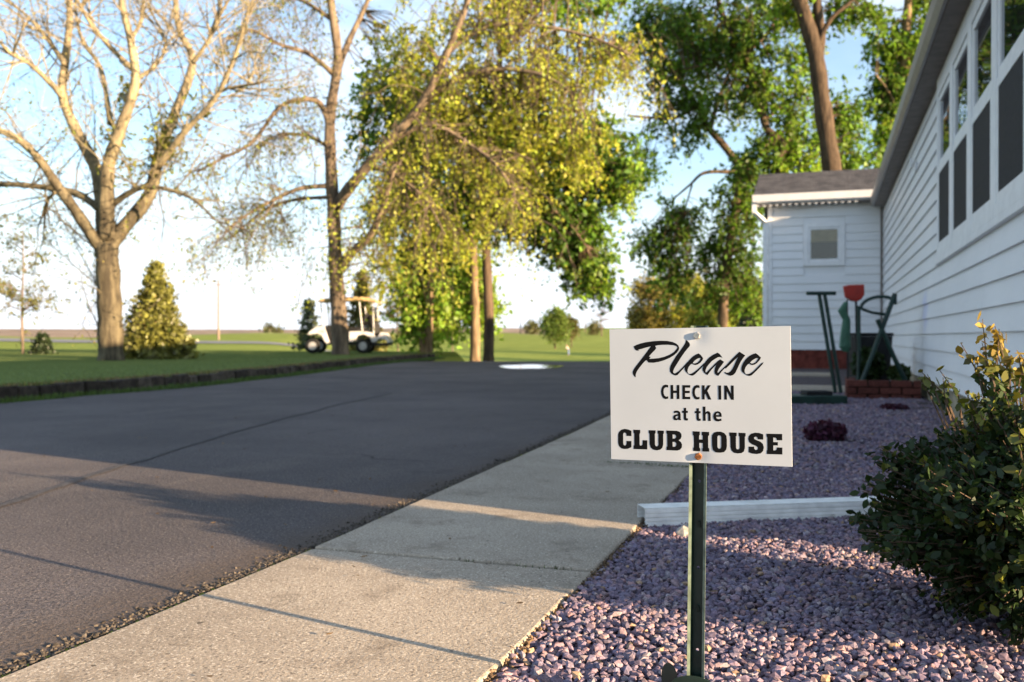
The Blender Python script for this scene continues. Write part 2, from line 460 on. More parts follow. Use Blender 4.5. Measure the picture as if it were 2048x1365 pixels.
# ------------------------------------------------------------------ terrain
def sstep(a, b, x):
    t = np.clip((x - a) / (b - a), 0, 1); return t * t * (3 - 2 * t)
def terrain_z(X, Y):
    X = np.asarray(X, float); Y = np.asarray(Y, float)
    xc = X * CT + Y * ST; zc = -X * ST + Y * CT
    r = np.hypot(xc, zc); a = np.arctan2(xc, zc)
    left = np.interp(r, [0, 30, 55, 75, 110, 200, 350, 600, 1500, 4000],
                     [-.08, -.08, -.75, -.5, -.05, .6, 2.2, 4.3, 11.5, 30])
    cen = np.interp(r, [0, 24.6, 40, 80, 140, 200, 300, 400, 600, 1500, 4000],
                    [-.08, -.08, -1.0, -2.1, -2.45, -1.45, 0.7, 3.4, 5.6, 14, 36])
    w = sstep(-0.27, -0.10, a) * (1 - sstep(0.7, 1.0, a))
    und = (0.55 * np.sin(X * 0.075 + 1.0) * np.cos(Y * 0.05) + 0.35 * np.sin(X * .03 + Y * .06)) * np.clip((r - 45) / 90, 0, 1)
    return left * (1 - w) + cen * w + und
rad = np.concatenate([[0.0], np.linspace(3, 60, 30), np.geomspace(64, 4000, 62)])
na = 300
ang = np.linspace(0, 2 * np.pi, na, endpoint=False)
RR, AA = np.meshgrid(rad, ang, indexing='ij')
xc_, zc_ = RR * np.sin(AA), RR * np.cos(AA)
TX, TY = xc_ * CT - zc_ * ST, xc_ * ST + zc_ * CT
TZ = terrain_z(TX, TY)
V = np.stack([TX, TY, TZ], -1).reshape(-1, 3)
ii, jj = np.meshgrid(np.arange(len(rad) - 1), np.arange(na), indexing='ij')
j2 = (jj + 1) % na
Fc = np.stack([ii * na + jj, (ii + 1) * na + jj, (ii + 1) * na + j2, ii * na + j2], -1).reshape(-1, 4)
an = np.where(AA > np.pi, AA - 2 * np.pi, AA)
wob = 18 * np.sin(an * 23) + 8 * np.sin(an * 61)
soilmask = sstep(210, 250, RR + wob) * (1 - sstep(-0.26, -0.16, an)) + sstep(330, 360, RR + wob) * sstep(-0.3, -0.1, an) * (1 - sstep(0.03, 0.07, an))
cols = np.zeros((V.shape[0], 3)); cols[:, 0] = np.clip(soilmask, 0, 1).reshape(-1)
structure(link('ground', mesh_np('ground', V, Fc, cols, True), M['terrain']))

def arc_strip(name, d0, d1, a0, a1, mat, lift):
    n = 60; mb = MB()
    for i in range(n + 1):
        a = a0 + (a1 - a0) * i / n
        for d in (d0, d1):
            p = W(d * math.tan(a), d); mb.v.append((p.x, p.y, float(terrain_z(p.x, p.y)) + lift))
    for i in range(n): mb.f.append((2*i, 2*i+2, 2*i+3, 2*i+1))
    return structure(build(name, mb, mat))
arc_strip('road', 104, 118, -0.75, -0.14, M['road'], 0.10)

# driveway: asphalt sheet with its own wandering edges
PATH_L, PATH_R = -1.47, -0.60
def left_edge(Y):                                   # where the asphalt meets the verge on the far side
    return float(np.interp(Y, [-6, 3, 7, 10, 14, 17, 20, 24, 27], [-7.5, -7.45, -7.5, -7.6, -8.4, -9.2, -9.9, -10.6, -11.0]))
def right_edge(Y):
    return float(np.interp(Y, [-6, 2.5, 7, 16, 26], [-1.455, -1.475, -1.66, -2.05, -2.6]))
mb = MB(); rows = 150
for i in range(rows + 1):
    Y = -5 + 31 * i / rows
    xl = left_edge(Y) + 0.12 * noise.noise((Y * 1.3, 3, 0))
    xr = right_edge(Y) + 0.012 * noise.noise((Y * 9, 0, 0)) + 0.006 * noise.noise((Y * 40, 0, 5))
    # the crest: the sheet ends on an arc about 24.6 m from the camera
    for k in range(13):
        X = xl + (xr - xl) * k / 12
        xx, zz = camc(X, Y)
        r = math.hypot(xx, zz)
        zd = -0.007 - max(0, r - 24.2) * 0.045
        mb.v.append((X, Y, zd))
for i in range(rows):
    for k in range(12):
        a = i * 13 + k; mb.f.append((a, a + 1, a + 14, a + 13))
drive = structure(build('driveway', mb, M['asphalt'], smooth=True))
# long pour seam in the asphalt
mb = MB(); seam = [G(-60, 1040, -.016), G(140, 970, -.016), G(293, 921, -.016), G(470, 866, -.016), G(659, 816, -.016), G(800, 785, -.016)]
pts = []
for i in range(len(seam) - 1):
    for k in range(8): pts.append(seam[i].lerp(seam[i+1], k / 8))
for i, p in enumerate(pts):
    w_ = 0.022 + 0.016 * noise.noise((i * 0.7, 1, 0)); o_ = 0.03 * noise.noise((i * 0.35, 9, 0))
    mb.v += [(p.x - w_ + o_, p.y, -0.0035), (p.x + w_ + o_, p.y, -0.0035)]
for i in range(len(pts) - 1): mb.f.append((2*i, 2*i+1, 2*i+3, 2*i+2))
build('seam', mb, plain('tar_seam', (0.066, 0.06, 0.06), 0.85, 0.3, var=0.3, scale=40, bump=0.003), drive)
# puddle near the crest
mb = MB(); c = G(1062, 734.5, -.016)
for k in range(40):
    a = 2 * math.pi * k / 40; rr = 1 + 0.10 * math.sin(2 * a + 1) + 0.05 * math.sin(5 * a)
    q = W(0.63 * math.cos(a) * rr, 1.45 * math.sin(a) * rr)
    mb.v.append((c.x + q.x, c.y + q.y, -0.003))
mb.f.append(tuple(range(40)))
structure(build('puddle', mb, M['water']))
# loose crumbs of asphalt along the rim
def rocks(n, pos, size, colf, flat=0.7):
    """angular stones: pos (n,3), size (n,), colours (n,3) -> verts, tris, colours"""
    ph = (1 + 5 ** .5) / 2
    ico = np.array([(-1,ph,0),(1,ph,0),(-1,-ph,0),(1,-ph,0),(0,-1,ph),(0,1,ph),(0,-1,-ph),(0,1,-ph),(ph,0,-1),(ph,0,1),(-ph,0,-1),(-ph,0,1)]) / math.hypot(1, ph)
    tri = np.array([(0,11,5),(0,5,1),(0,1,7),(0,7,10),(0,10,11),(1,5,9),(5,11,4),(11,10,2),(10,7,6),(7,1,8),(3,9,4),(3,4,2),(3,2,6),(3,6,8),(3,8,9),(4,9,5),(2,4,11),(6,2,10),(8,6,7),(9,8,1)])
    sh = ico[None] * (1 + RNG.uniform(-.32, .28, (n, 12, 1)))
    sh = sh * np.stack([RNG.uniform(.75, 1.35, n), RNG.uniform(.6, 1.0, n), RNG.uniform(flat * .7, flat * 1.15, n)], -1)[:, None]
    a = RNG.uniform(0, 2*np.pi, n); b = RNG.normal(0, .35, n); c_ = RNG.normal(0, .35, n)
    def rot(i, j, t):
        ci, si = np.cos(t)[:, None], np.sin(t)[:, None]
        x, y = sh[..., i].copy(), sh[..., j].copy()
        sh[..., i] = x * ci - y * si; sh[..., j] = x * si + y * ci
    rot(0, 1, a); rot(1, 2, b); rot(0, 2, c_); rot(0, 1, RNG.uniform(0, 2*np.pi, n))
    Vv = (sh * size[:, None, None] + pos[:, None]).reshape(-1, 3)
    Ff = (tri[None] + (np.arange(n) * 12)[:, None, None]).reshape(-1, 3)
    return Vv, Ff, np.repeat(colf, 12, 0)
n = 6000
yy = RNG.uniform(0.6, 9, n); off = np.abs(RNG.normal(0, .032, n))
xx = np.array([right_edge(y) for y in yy]) - off + 0.012
pos = np.stack([xx, yy, np.full(n, -0.0065)], -1)
cc = np.array([(.10,.085,.07)]) * RNG.uniform(.4, 1.5, (n, 1))
Vv, Ff, Cc = rocks(n, pos, RNG.uniform(.0018, .0058, n) * np.where(RNG.random(n) < .12, 1.7, 1), cc)
o = stuff(link('asphalt_crumbs', mesh_np('asphalt_crumbs', Vv, Ff, Cc), M['stone']))

n = 3500
yy = RNG.uniform(0.6, 6, n); xx = PATH_R + RNG.normal(.006, .009, n)
cc = np.array([(.17,.115,.07)]) * RNG.uniform(.35, 1.4, (n, 1))
Vv, Ff, Cc = rocks(n, np.stack([xx, yy, RNG.uniform(-.022, -.004, n)], -1), RNG.uniform(.002, .006, n), cc)
stuff(link('path_edge_dirt', mesh_np('path_edge_dirt', Vv, Ff, Cc), M['stone']))
# footpath: bed of soil with concrete slabs laid on it
mb = MB(); mb.box(PATH_L - 0.02, PATH_R, -2.0, 16.4, -0.09, -0.030)
path = structure(build('footpath', mb, M['soil']))
joints = [-1.6, 0.45, 2.44, 4.42, 6.55, 8.5, 10.4, 12.4, 14.3, 16.3]
for i in range(len(joints) - 1):
    y0, y1 = joints[i] + 0.008, joints[i+1] - 0.008
    mb = MB(); N = 14; top = []; bot = []
    def edge_pts():
        out = []
        for k in range(N + 1): out.append((PATH_R + 0.010 * noise.noise(((y0 + (y1-y0)*k/N) * 11, 4, 0)), y0 + (y1 - y0) * k / N))
        for k in range(N + 1):
            y = y1 - (y1 - y0) * k / N
            out.append((right_edge(y) + 0.018 + 0.010 * noise.noise((y * 7, 8, 0)), y))
        return out
    tilt = random.uniform(-.003, .003)
    mb.prism(edge_pts(), -0.085, 0.0, lambda a, b, c, t=tilt: (a, b, c + (t if c > -.05 else 0)))
    build('slab', mb, M['concrete'], path, bevel=0.006)
# cross slab in front of the annex
mb = MB(); mb.prism([(PATH_R + .01, 10.9), (0.35, 10.75), (0.36, 12.0), (PATH_R + .01, 12.05)], -0.06, 0.035)
build('slab', mb, M['concrete'], path, bevel=0.006)
mb = MB(); mb.prism([(PATH_R + .01, 14.5), (0.1, 14.45), (0.1, 15.3), (PATH_R + .01, 15.3)], -0.06, 0.075)
build('slab', mb, M['concrete'], path, bevel=0.006)

# gravel bed
def bed_z(Y): return float(np.interp(Y, [0, 4, 8, 12, 18], [-.028, -.026, -.012, .02, .07]))
mb = MB(); ny = 50
for i in range(ny + 1):
    Y = -2 + 19.4 * i / ny
    for X in (PATH_R - 0.005, -0.1, 0.4, 0.93): mb.v.append((X, Y, bed_z(Y) + (0.012 if X > .5 else 0)))
for i in range(ny):
    for k in range(3): mb.f.append((4*i+k, 4*i+k+1, 4*i+k+5, 4*i+k+4))
structure(build('gravel_bed', mb, plain('bed_soil', (0.10, 0.082, 0.085), 0.95, 0.15, var=0.4, scale=60, bump=0.012)))
pal = np.array([(.27,.225,.265),(.33,.255,.27),(.24,.225,.275),(.38,.30,.285),(.30,.27,.30),(.20,.175,.21),(.52,.45,.41),(.46,.34,.20),(.36,.34,.33),(.42,.29,.27)])
pal = pal * np.array([(.80, .74, .84)])
pw = np.array([.20,.15,.16,.10,.11,.09,.04,.015,.085,.05])
def gravel(y0, y1, sp, smin, smax, layers):
    out = []
    for L in range(layers):
        nx, ny_ = int(1.53 / sp), int((y1 - y0) / sp)
        gx, gy = np.meshgrid(np.linspace(PATH_R + .008, 0.915, nx), np.linspace(y0, y1, ny_))
        gx = gx.ravel() + RNG.uniform(-.6, .6, gx.size) * sp; gy = gy.ravel() + RNG.uniform(-.6, .6, gy.size) * sp
        keep = gx > PATH_R + .006
        gx, gy = gx[keep], gy[keep]
        z = np.interp(gy, [0, 4, 8, 12, 18], [-.028, -.026, -.012, .02, .07]) + 0.003 + L * 0.009
        z += 0.006 * np.sin(gx * 9 + gy * 3) * np.cos(gy * 6) + RNG.uniform(0, .006, len(gx))
        out.append(np.stack([gx, gy, z], -1))
    pos = np.concatenate(out); n = len(pos)
    size = smin + (smax - smin) * RNG.beta(1.6, 3.2, n)
    colr = pal[RNG.choice(len(pal), n, p=pw)] * RNG.uniform(.75, 1.25, (n, 1))
    return rocks(n, pos, size, colr, .66)
parts = [gravel(0.2, 4.6, .0152, .0056, .0172, 2), gravel(4.6, 11.0, .024, .010, .021, 1)]
Vs, Fs, Cs, k = [], [], [], 0
for v_, f_, c_ in parts:
    Vs.append(v_); Fs.append(f_ + k); Cs.append(c_); k += len(v_)
stuff(link('gravel', mesh_np('gravel', np.concatenate(Vs), np.concatenate(Fs), np.concatenate(Cs)), M['stone']))

# one pale rock lying on the gravel by the downspout
pos = np.array([G(1366, 1080, -.03)]) + np.array([[0, 0, .022]])
Vv, Ff, Cc = rocks(1, pos, np.array([.034]), np.array([(.42, .40, .36)]), 1.1)
o = link('rock', mesh_np('rock', Vv - pos[0], Ff, Cc), M['stone']); o.location = pos[0]
tag(o, 'pale fist-sized rock lying on the gravel under the white downspout', 'rock')

# raised lawn on the far side with its stone edging
LZ = 0.125
mb = MB(); Ys = np.linspace(-5, 26, 70)
inner = [(left_edge(y) - 0.42, y) for y in Ys]
for (x, y) in inner:
    for k, d in enumerate((0, 2, 5, 9, 14, 20, 27, 34, 42)):
        X = x - d
        far = math.hypot(*camc(X, y))
        z = LZ + 0.02 * noise.noise((X * .3, y * .3, 0))
        f = min(1, max(0, (d - 27) / 15.0))
        z = z * (1 - f) + (float(terrain_z(X, y)) - .05) * f
        mb.v.append((X, y, z))
for i in range(len(inner) - 1):
    for k in range(8): a = i * 9 + k; mb.f.append((a + 1, a, a + 9, a + 10))
# rounded far end of the lawn
e0 = len(mb.v)
for j in range(1, 10):
    t = j / 9.0
    for k, d in enumerate((0, 2, 5, 9, 14, 20, 27, 34, 42)):
        x, y = inner[-1]
        X, Y = x - d - 2.2 * t, y + 9 * t
        f = min(1, max(0, max((d - 27) / 15.0, (t - .45) / .55)))
        z = (LZ - .03 * t) * (1 - f) + (float(terrain_z(X, Y)) - .05) * f
        mb.v.append((X, Y, z))
base = (len(inner) - 1) * 9
for j in range(9):
    r0 = base + j * 9 if j == 0 else e0 + (j - 1) * 9
    r1 = e0 + j * 9
    for k in range(8): mb.f.append((r0 + k + 1, r0 + k, r1 + k, r1 + k + 1))
structure(build('lawn', mb, M['lawn'], smooth=True))
wall = thing('edging_wall', (left_edge(8) - .36, 8, -.05), 'low wall of dark weathered edging stones along the raised lawn', 'wall')
y = -4.5
while y < 25.6:
    L_ = random.uniform(.24, .46); y1 = y + L_
    xa, xb = left_edge(y) - .42, left_edge(y1) - .42
    n_ = 1
    h = LZ + random.uniform(-.012, .012); d_ = random.uniform(.10, .14); g = .008
    jt = lambda s=.012: random.uniform(-s, s)
    pts = [(xa - .06, y + g, -.08), (xa + d_ + jt(), y + g, -.08), (xb + d_ + jt(), y1 - g, -.08), (xb - .06, y1 - g, -.08),
           (xa - .06, y + g, h), (xa + d_ * .85 + jt(), y + g + abs(jt()), h + jt()), (xb + d_ * .85 + jt(), y1 - g - abs(jt()), h + jt()), (xb - .06, y1 - g, h)]
    mb = MB(); mb.hexa(pts)
    o = build('stone', mb, M['edging'], wall, bevel=0.012)
    v = random.choice([(.055, .04, .03), (.07, .052, .04), (.045, .034, .026), (.10, .078, .06), (.06, .046, .036)])
    ca = o.data.color_attributes.new('Col', 'FLOAT_COLOR', 'POINT')
    for q in ca.data: q.color = (*v, 1)
    y = y1

# grass
def blades(name, pos, hmin, hmax, wid, colr, lean=.5):
    n = len(pos)
    a = RNG.uniform(0, 2*np.pi, n); h = RNG.uniform(hmin, hmax, n)
    d = np.stack([np.cos(a), np.sin(a), np.zeros(n)], -1)
    l = np.stack([np.cos(a + 1.3), np.sin(a + 1.3), np.zeros(n)], -1) * (RNG.uniform(0, lean, n) * h)[:, None]
    up = np.array([0, 0, 1.0])
    p0 = pos - d * wid; p1 = pos + d * wid
    p2 = pos + l * .4 + up * (h * .6)[:, None] + d * wid * .7; p3 = pos + l * .4 + up * (h * .6)[:, None] - d * wid * .7
    p4 = pos + l + up * h[:, None]
    V = np.stack([p0, p1, p2, p3, p4], 1).reshape(-1, 3)
    b = np.arange(n) * 5
    Fq = np.concatenate([np.stack([b, b+1, b+2], -1), np.stack([b, b+2, b+3], -1), np.stack([b+3, b+2, b+4], -1)])
    return mesh_np(name, V, Fq, np.repeat(colr, 5, 0))
n = 16000
yy = RNG.uniform(-3, 25.5, n); xx = np.array([left_edge(q) for q in yy]) - RNG.beta(1.2, 1.8, n) * .36 + .06 * np.sin(yy * 3)
cg = np.array([(.07, .12, .025)]) * RNG.uniform(.5, 1.5, (n, 1))
stuff(link('verge_grass', blades('verge_grass', np.stack([xx, yy, np.full(n, -.03)], -1), .03, .085, .005, cg), M['blade']))
n = 26000   # the longer fringe along the top of the edging and patches on the lawn
yy = RNG.uniform(2, 25.5, n); xx = np.array([left_edge(q) for q in yy]) - .46 - RNG.exponential(1.2, n)
dry = ((np.array([left_edge(q) for q in yy]) - .46 - xx) < .22)[:, None]
cg = np.where(dry, np.array([(.20, .15, .07)]), np.array([(.17, .22, .085)])) * RNG.uniform(.6, 1.4, (n, 1))
stuff(link('lawn_grass', blades('lawn_grass', np.stack([xx, yy, np.full(n, LZ - .005)], -1), .012, .03, .006, cg), M['blade']))
n = 5000
yy = RNG.uniform(2, 25.5, n); xx = np.array([left_edge(q) for q in yy]) - .44 + RNG.normal(0, .035, n)
cg = np.array([(.22, .165, .08)]) * RNG.uniform(.5, 1.4, (n, 1)) * np.where(RNG.random((n, 1)) < .4, np.array([(.6, 1.05, .6)]), 1.0)
stuff(link('fringe_grass', blades('fringe_grass', np.stack([xx, yy, np.full(n, LZ - .01)], -1), .02, .055, .006, cg, 1.2), M['blade']))
tp = []
for (px, py, s_, k) in ((1277, 931, .10, 200), (1352, 937, .07, 240), (1245, 930, .05, 60), (945, 1128, .02, 10), (1060, 1140, .03, 16), (1105, 1144, .02, 14)):
    c = G(px, py, -.01)
    q = RNG.normal(0, 1, (k, 3)) * np.array([s_, .010, 0]); tp.append(q + np.array(c))
tp = np.concatenate(tp)
stuff(link('joint_weeds', blades('joint_weeds', tp, .006, .02, .0016, np.array([(.055, .085, .02)]) * RNG.uniform(.5, 1.5, (len(tp), 1))), M['blade']))

# ------------------------------------------------------------------ clubhouse
WX = 0.92; Y0, Y1 = 2.73, 25.5; YA = 17.42; SOF = 2.86
club = thing('clubhouse', (WX, Y0, 0), 'white lap-sided clubhouse with a row of tall windows and small annex', 'house')
mb = MB(); mb.box(WX + .056, 8.2, Y0 + .03, Y1, .20, SOF); build('wall', mb, M['siding'], club)
mb = MB(); mb.box(WX + .02, 8.18, Y0 + .02, Y1 - .02, -.15, .225); build('foundation', mb, M['tanfound'], club)
EXPO = 0.148
WIN_Y0, WIN_Y1, WIN_Z0, WIN_Z1 = 4.95, 8.86, 1.29, 2.80
def board_y(y0, y1, z, zt):
    m = MB()
    m.hexa([(WX - .014, y0, z), (WX + .03, y0, z), (WX + .03, y1, z), (WX - .014, y1, z),
            (WX + .006, y0, zt), (WX + .03, y0, zt), (WX + .03, y1, zt), (WX + .006, y1, zt)])
    build('siding_board', m, M['siding'], club)
z = 0.215; ci = 0
while z < SOF - .02:
    zt = min(z + EXPO + .012, SOF)
    segs = [(Y0, YA)]
    if zt > WIN_Z0 and z < WIN_Z1 - .02:
        segs = [(Y0, WIN_Y0), (WIN_Y1, YA)]
    for (a, b) in segs:
        cuts = [a]; q = a + 1.2 + (ci * 1.37) % 3.0
        while q < b - .8: cuts.append(q); q += 3.66
        cuts.append(b)
        for i in range(len(cuts) - 1): board_y(cuts[i] + .0012, cuts[i+1] - .0012, z, zt)
    z += EXPO; ci += 1
# strips of board above and below the window run, fitted to the opening
mb = MB(); mb.box(WX - .03, WX + .03, WIN_Y0 - .06, WIN_Y1 + .06, WIN_Z0 - .035, WIN_Z0 + .012); build('window_sill', mb, M['trim'], club, bevel=.004)
mb = MB(); mb.box(WX - .022, WX + .03, WIN_Y0 - .02, WIN_Y1 + .02, WIN_Z1 - .02, SOF - .002); build('frieze_board', mb, M['trim'], club)
mb = MB(); mb.box(WX - .03, WX + .05, Y0 - .03, Y0 + .09, .2, SOF - .003); build('corner_trim', mb, M['trim'], club)
def ring(m, x0, x1, y0, y1, z0, z1, t):
    m.box(x0, x1, y0, y0 + t, z0, z1); m.box(x0, x1, y1 - t, y1, z0, z1)
    m.box(x0, x1, y0 + t, y1 - t, z0, z0 + t); m.box(x0, x1, y0 + t, y1 - t, z1 - t, z1)
for i in range(4):
    a = WIN_Y0 + .975 * i + .003; b = a + .972
    m = MB(); ring(m, WX - .024, WX + .045, a, b, WIN_Z0 + .014, WIN_Z1 - .022, .075)
    wdw = build('window', m, M['trim'], club, bevel=.004)
    zm = 2.06
    for nm, z0, z1, xo in (('lower_sash', WIN_Z0 + .09, zm + .02, -.020), ('upper_sash', zm + .022, WIN_Z1 - .098, -.012)):
        m = MB(); ring(m, WX + xo, WX + .046, a + .077, b - .077, z0, z1, .055); build(nm, m, M['trim'], wdw)
        m = MB(); m.box(WX + xo + .010, WX + xo + .016, a + .13, b - .13, z0 + .053, z1 - .053)
        build('pane', m, M['glass'] if nm == 'lower_sash' else M['mirror'], wdw)
    m = MB(); m.box(WX - .0165, WX - .0135, a + .1325, b - .1325, WIN_Z0 + .1455, zm - .0355); build('insect_screen', m, M['screen'], wdw)
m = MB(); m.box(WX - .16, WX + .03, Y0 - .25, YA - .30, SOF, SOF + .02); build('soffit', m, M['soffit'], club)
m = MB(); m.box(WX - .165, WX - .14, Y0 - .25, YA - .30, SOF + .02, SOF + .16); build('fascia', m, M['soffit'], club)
m = MB(); gp = [(-.165, .03), (-.20, .03), (-.245, .075), (-.26, .15), (-.25, .15), (-.235, .085), (-.197, .045), (-.165, .045)]
gy0, gy1 = Y0 - .28, YA - .32
m.prism([(WX + .0 + a * .72 - .045, SOF - .02 + b) for a, b in gp], gy0, gy1, lambda a, b, c: (a, c, b))
build('gutter', m, M['gutter'], club)
m = MB()
m.quad((WX - .21, Y0 - .3, SOF + .15), (4.5, Y0 - .3, 3.62), (4.5, Y1 + .2, 3.62), (WX - .21, Y1 + .2, SOF + .15))
m.quad((4.5, Y0 - .3, 3.62), (8.5, Y0 - .3, SOF + .1), (8.5, Y1 + .2, SOF + .1), (4.5, Y1 + .2, 3.62))
m.quad((WX, Y0 + .03, SOF), (8.2, Y0 + .03, SOF), (4.5, Y0 + .03, 3.60))
build('roof', m, M['shingle'], club)
m = MB(); m.tube([(WX - .02, 10.9, 2.47), (WX - .07, 10.9, 2.47), (WX - .07, 10.9, 2.56)], .012, 8); m.box(WX - .03, WX - .012, 10.85, 10.95, 2.42, 2.52)
build('wall_bracket', m, M['trim'], club)
# annex: gabled, ridge along X
AX0 = -1.01; AS = 2.98; AB = .40
m = MB(); m.box(AX0 + .02, WX + .02, YA + .02, YA + 2.6, AB - .02, AS); build('annex_wall', m, M['siding'], club)
m = MB(); m.box(AX0 + .01, WX + .01, YA + .01, YA + 2.61, -.1, AB - .003); build('annex_foundation', m, M['redfound'], club)
AWX0, AWX1, AWZ0, AWZ1 = -.41, .29, 1.89, 2.66
z = AB
while z < AS - .02:
    zt = min(z + EXPO + .012, AS)
    segs = [(AX0 + .06, WX - .05)]
    if zt > AWZ0 and z < AWZ1: segs = [(AX0 + .06, AWX0), (AWX1, WX - .05)]
    for a, b in segs:
        m = MB()
        m.hexa([(a, YA - .014, z), (b, YA - .014, z), (b, YA + .02, z), (a, YA + .02, z), (a, YA + .006, zt), (b, YA + .006, zt), (b, YA + .02, zt), (a, YA + .02, zt)])
        build('siding_board', m, M['siding'], club)
    z += EXPO
m = MB(); m.box(AX0 - .015, AX0 + .058, YA - .022, YA + .05, AB, AS - .002); build('corner_trim', m, M['trim'], club)
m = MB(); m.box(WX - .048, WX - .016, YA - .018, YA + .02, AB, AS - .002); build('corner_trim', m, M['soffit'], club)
def ringx(m, y0, y1, x0, x1, z0, z1, t):
    m.box(x0, x0 + t, y0, y1, z0, z1); m.box(x1 - t, x1, y0, y1, z0, z1)
    m.box(x0 + t, x1 - t, y0, y1, z0, z0 + t); m.box(x0 + t, x1 - t, y0, y1, z1 - t, z1)
m = MB(); ringx(m, YA - .035, YA + .03, AWX0 + .002, AWX1 - .002, AWZ0 + .002, AWZ1 - .002, .085)
aw = build('annex_window', m, M['trim'], club, bevel=.005)
m = MB(); ringx(m, YA - .02, YA + .032, AWX0 + .088, AWX1 - .088, AWZ0 + .088, AWZ1 - .088, .035); build('sash', m, M['trim'], aw)
m = MB(); m.box(AWX0 + .12, AWX1 - .12, YA - .006, YA, AWZ0 + .12, AWZ1 - .12); build('pane', m, M['clear'], aw)
m = MB(); m.box(AWX0 + .12, AWX1 - .12, YA + .012, YA + .016, AWZ0 + .43, AWZ1 - .12); build('blind', m, plain('tan_blind', (.46, .33, .16), .8, .2), aw)
m = MB(); m.box(AWX0 + .1, AWX1 - .1, YA + .0165, YA + .0185, AWZ0 + .1, AWZ1 - .1); build('dark_interior', m, M['screen'], aw)
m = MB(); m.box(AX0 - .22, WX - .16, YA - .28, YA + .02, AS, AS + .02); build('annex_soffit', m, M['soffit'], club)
m = MB()
for k in range(16): m.box(AX0 - .2 + k * .11, AX0 - .2 + k * .11 + .05, YA - .285, YA - .005, AS - .012, AS - .001)
build('soffit_vent', m, M['trim'], club)
m = MB(); m.prism([(YA - .28, AS + .02), (YA - .36, AS + .05), (YA - .39, AS + .17), (YA - .37, AS + .17), (YA - .28, AS + .16)], AX0 - .26, WX - .17, lambda a, b, c: (c, a, b))
build('annex_gutter', m, M['trim'], club)
m = MB(); m.box(AX0 - .27, AX0 - .2, YA - .30, YA - .2, AS - .12, AS + .03); m.box(AX0 - .10, AX0 - .02, YA - .05, YA + .03, .5, AS - .25)
m.hexa([(AX0 - .27, YA - .30, AS - .14), (AX0 - .2, YA - .30, AS - .14), (AX0 - .03, YA - .05, AS - .30), (AX0 - .1, YA - .05, AS - .30), (AX0 - .27, YA - .22, AS - .10), (AX0 - .2, YA - .22, AS - .10), (AX0 - .03, YA + .03, AS - .24), (AX0 - .1, YA + .03, AS - .24)])
build('annex_downspout', m, M['trim'], club)
ER, RR_ = (YA - .30, AS + .165), (YA + 1.25, AS + .80)
m = MB()
m.hexa([(AX0 - .24, ER[0], ER[1] - .03), (WX - .02, ER[0], ER[1] - .03), (WX - .02, RR_[0], RR_[1] - .03), (AX0 - .24, RR_[0], RR_[1] - .03), (AX0 - .24, ER[0], ER[1]), (WX - .02, ER[0], ER[1]), (WX - .02, RR_[0], RR_[1]), (AX0 - .24, RR_[0], RR_[1])])
m.quad((AX0 - .24, RR_[0], RR_[1]), (WX, RR_[0], RR_[1]), (WX, RR_[0] + 1.6, ER[1] - .05), (AX0 - .24, RR_[0] + 1.6, ER[1] - .05))
m.quad((AX0 + .02, YA + .02, AS), (AX0 + .02, YA + 2.6, AS), (AX0 + .02, RR_[0], RR_[1] - .04))
aroof = build('annex_roof', m, M['shingle'], club)
dy, dz = RR_[0] - ER[0], RR_[1] - ER[1]; nrow = 11
for r_ in range(nrow):
    x = AX0 - .25 - (0.16 if r_ % 2 else 0.0)
    while x < WX - .03:
        x2 = min(x + .32, WX - .025); x1_ = max(x, AX0 - .25)
        if x2 - x1_ > .05:
            t0, t1 = r_ / nrow, (r_ + 1.15) / nrow
            ya, za = ER[0] + dy * t0 - .012, ER[1] + dz * t0 + .012; yb, zb = ER[0] + dy * min(t1, 1.0), ER[1] + dz * min(t1, 1.0) + .003
            jz = random.uniform(0, .004)
            m = MB(); m.hexa([(x1_ + .003, ya, za - .011), (x2 - .003, ya, za - .011), (x2 - .003, yb, zb - .006), (x1_ + .003, yb, zb - .006), (x1_ + .003, ya, za + jz), (x2 - .003, ya, za + jz), (x2 - .003, yb, zb), (x1_ + .003, yb, zb)])
            build('shingle', m, M['shingle'], aroof)
        x += .32

# white downspout extension lying across the gravel
a, b = G(1283, 1052, -.02), Vector((0.86, 3.98, -.02))
d = (b - a); d.z = 0; d.normalize(); nrm = Vector((-d.y, d.x, 0))
ds = thing('downspout_extension', (a.x, a.y, -.02), 'white ribbed downspout pipe lying across the gravel to the path', 'downspout')
m = MB(); prof = []
for k in range(5): prof += [(-.041 + k * .0165, .062), (-.041 + k * .0165 + .011, .062), (-.041 + k * .0165 + .0135, .057)] if k < 5 else []
outline = [(-.044, 0), (.044, 0)]
for k in range(4): z_ = .004 + k * .0145; outline += [(.044, z_), (.044, z_ + .0105), (.039, z_ + .0118), (.039, z_ + .0135)]
outline += [(.043, .063), (-.043, .063)]
for k in range(3, -1, -1): z_ = .004 + k * .0145; outline += [(-.039, z_ + .0135), (-.039, z_ + .0118), (-.044, z_ + .0105), (-.044, z_)]
inn = [(x * .93, .003 + z_ * .92) for x, z_ in outline]
def ds3(x, z_, t): p = a + d * t + nrm * x; return (p.x, p.y, p.z + z_ + .004)
no = len(outline); L_ = (b - a).length
m.v += [ds3(x, z_, 0) for x, z_ in outline] + [ds3(x, z_, L_) for x, z_ in outline] + [ds3(x, z_, 0) for x, z_ in inn] + [ds3(x, z_, L_) for x, z_ in inn]
for i in range(no):
    j = (i + 1) % no
    m.f += [(i, j, no + j, no + i), (2*no + j, 2*no + i, 3*no + i, 3*no + j), (j, i, 2*no + i, 2*no + j)]
build('pipe', m, M['downspout'], ds)
m = MB(); m.box(.83, .915, 3.94, 4.02, .02, SOF - .05); build('riser', m, M['downspout'], ds)

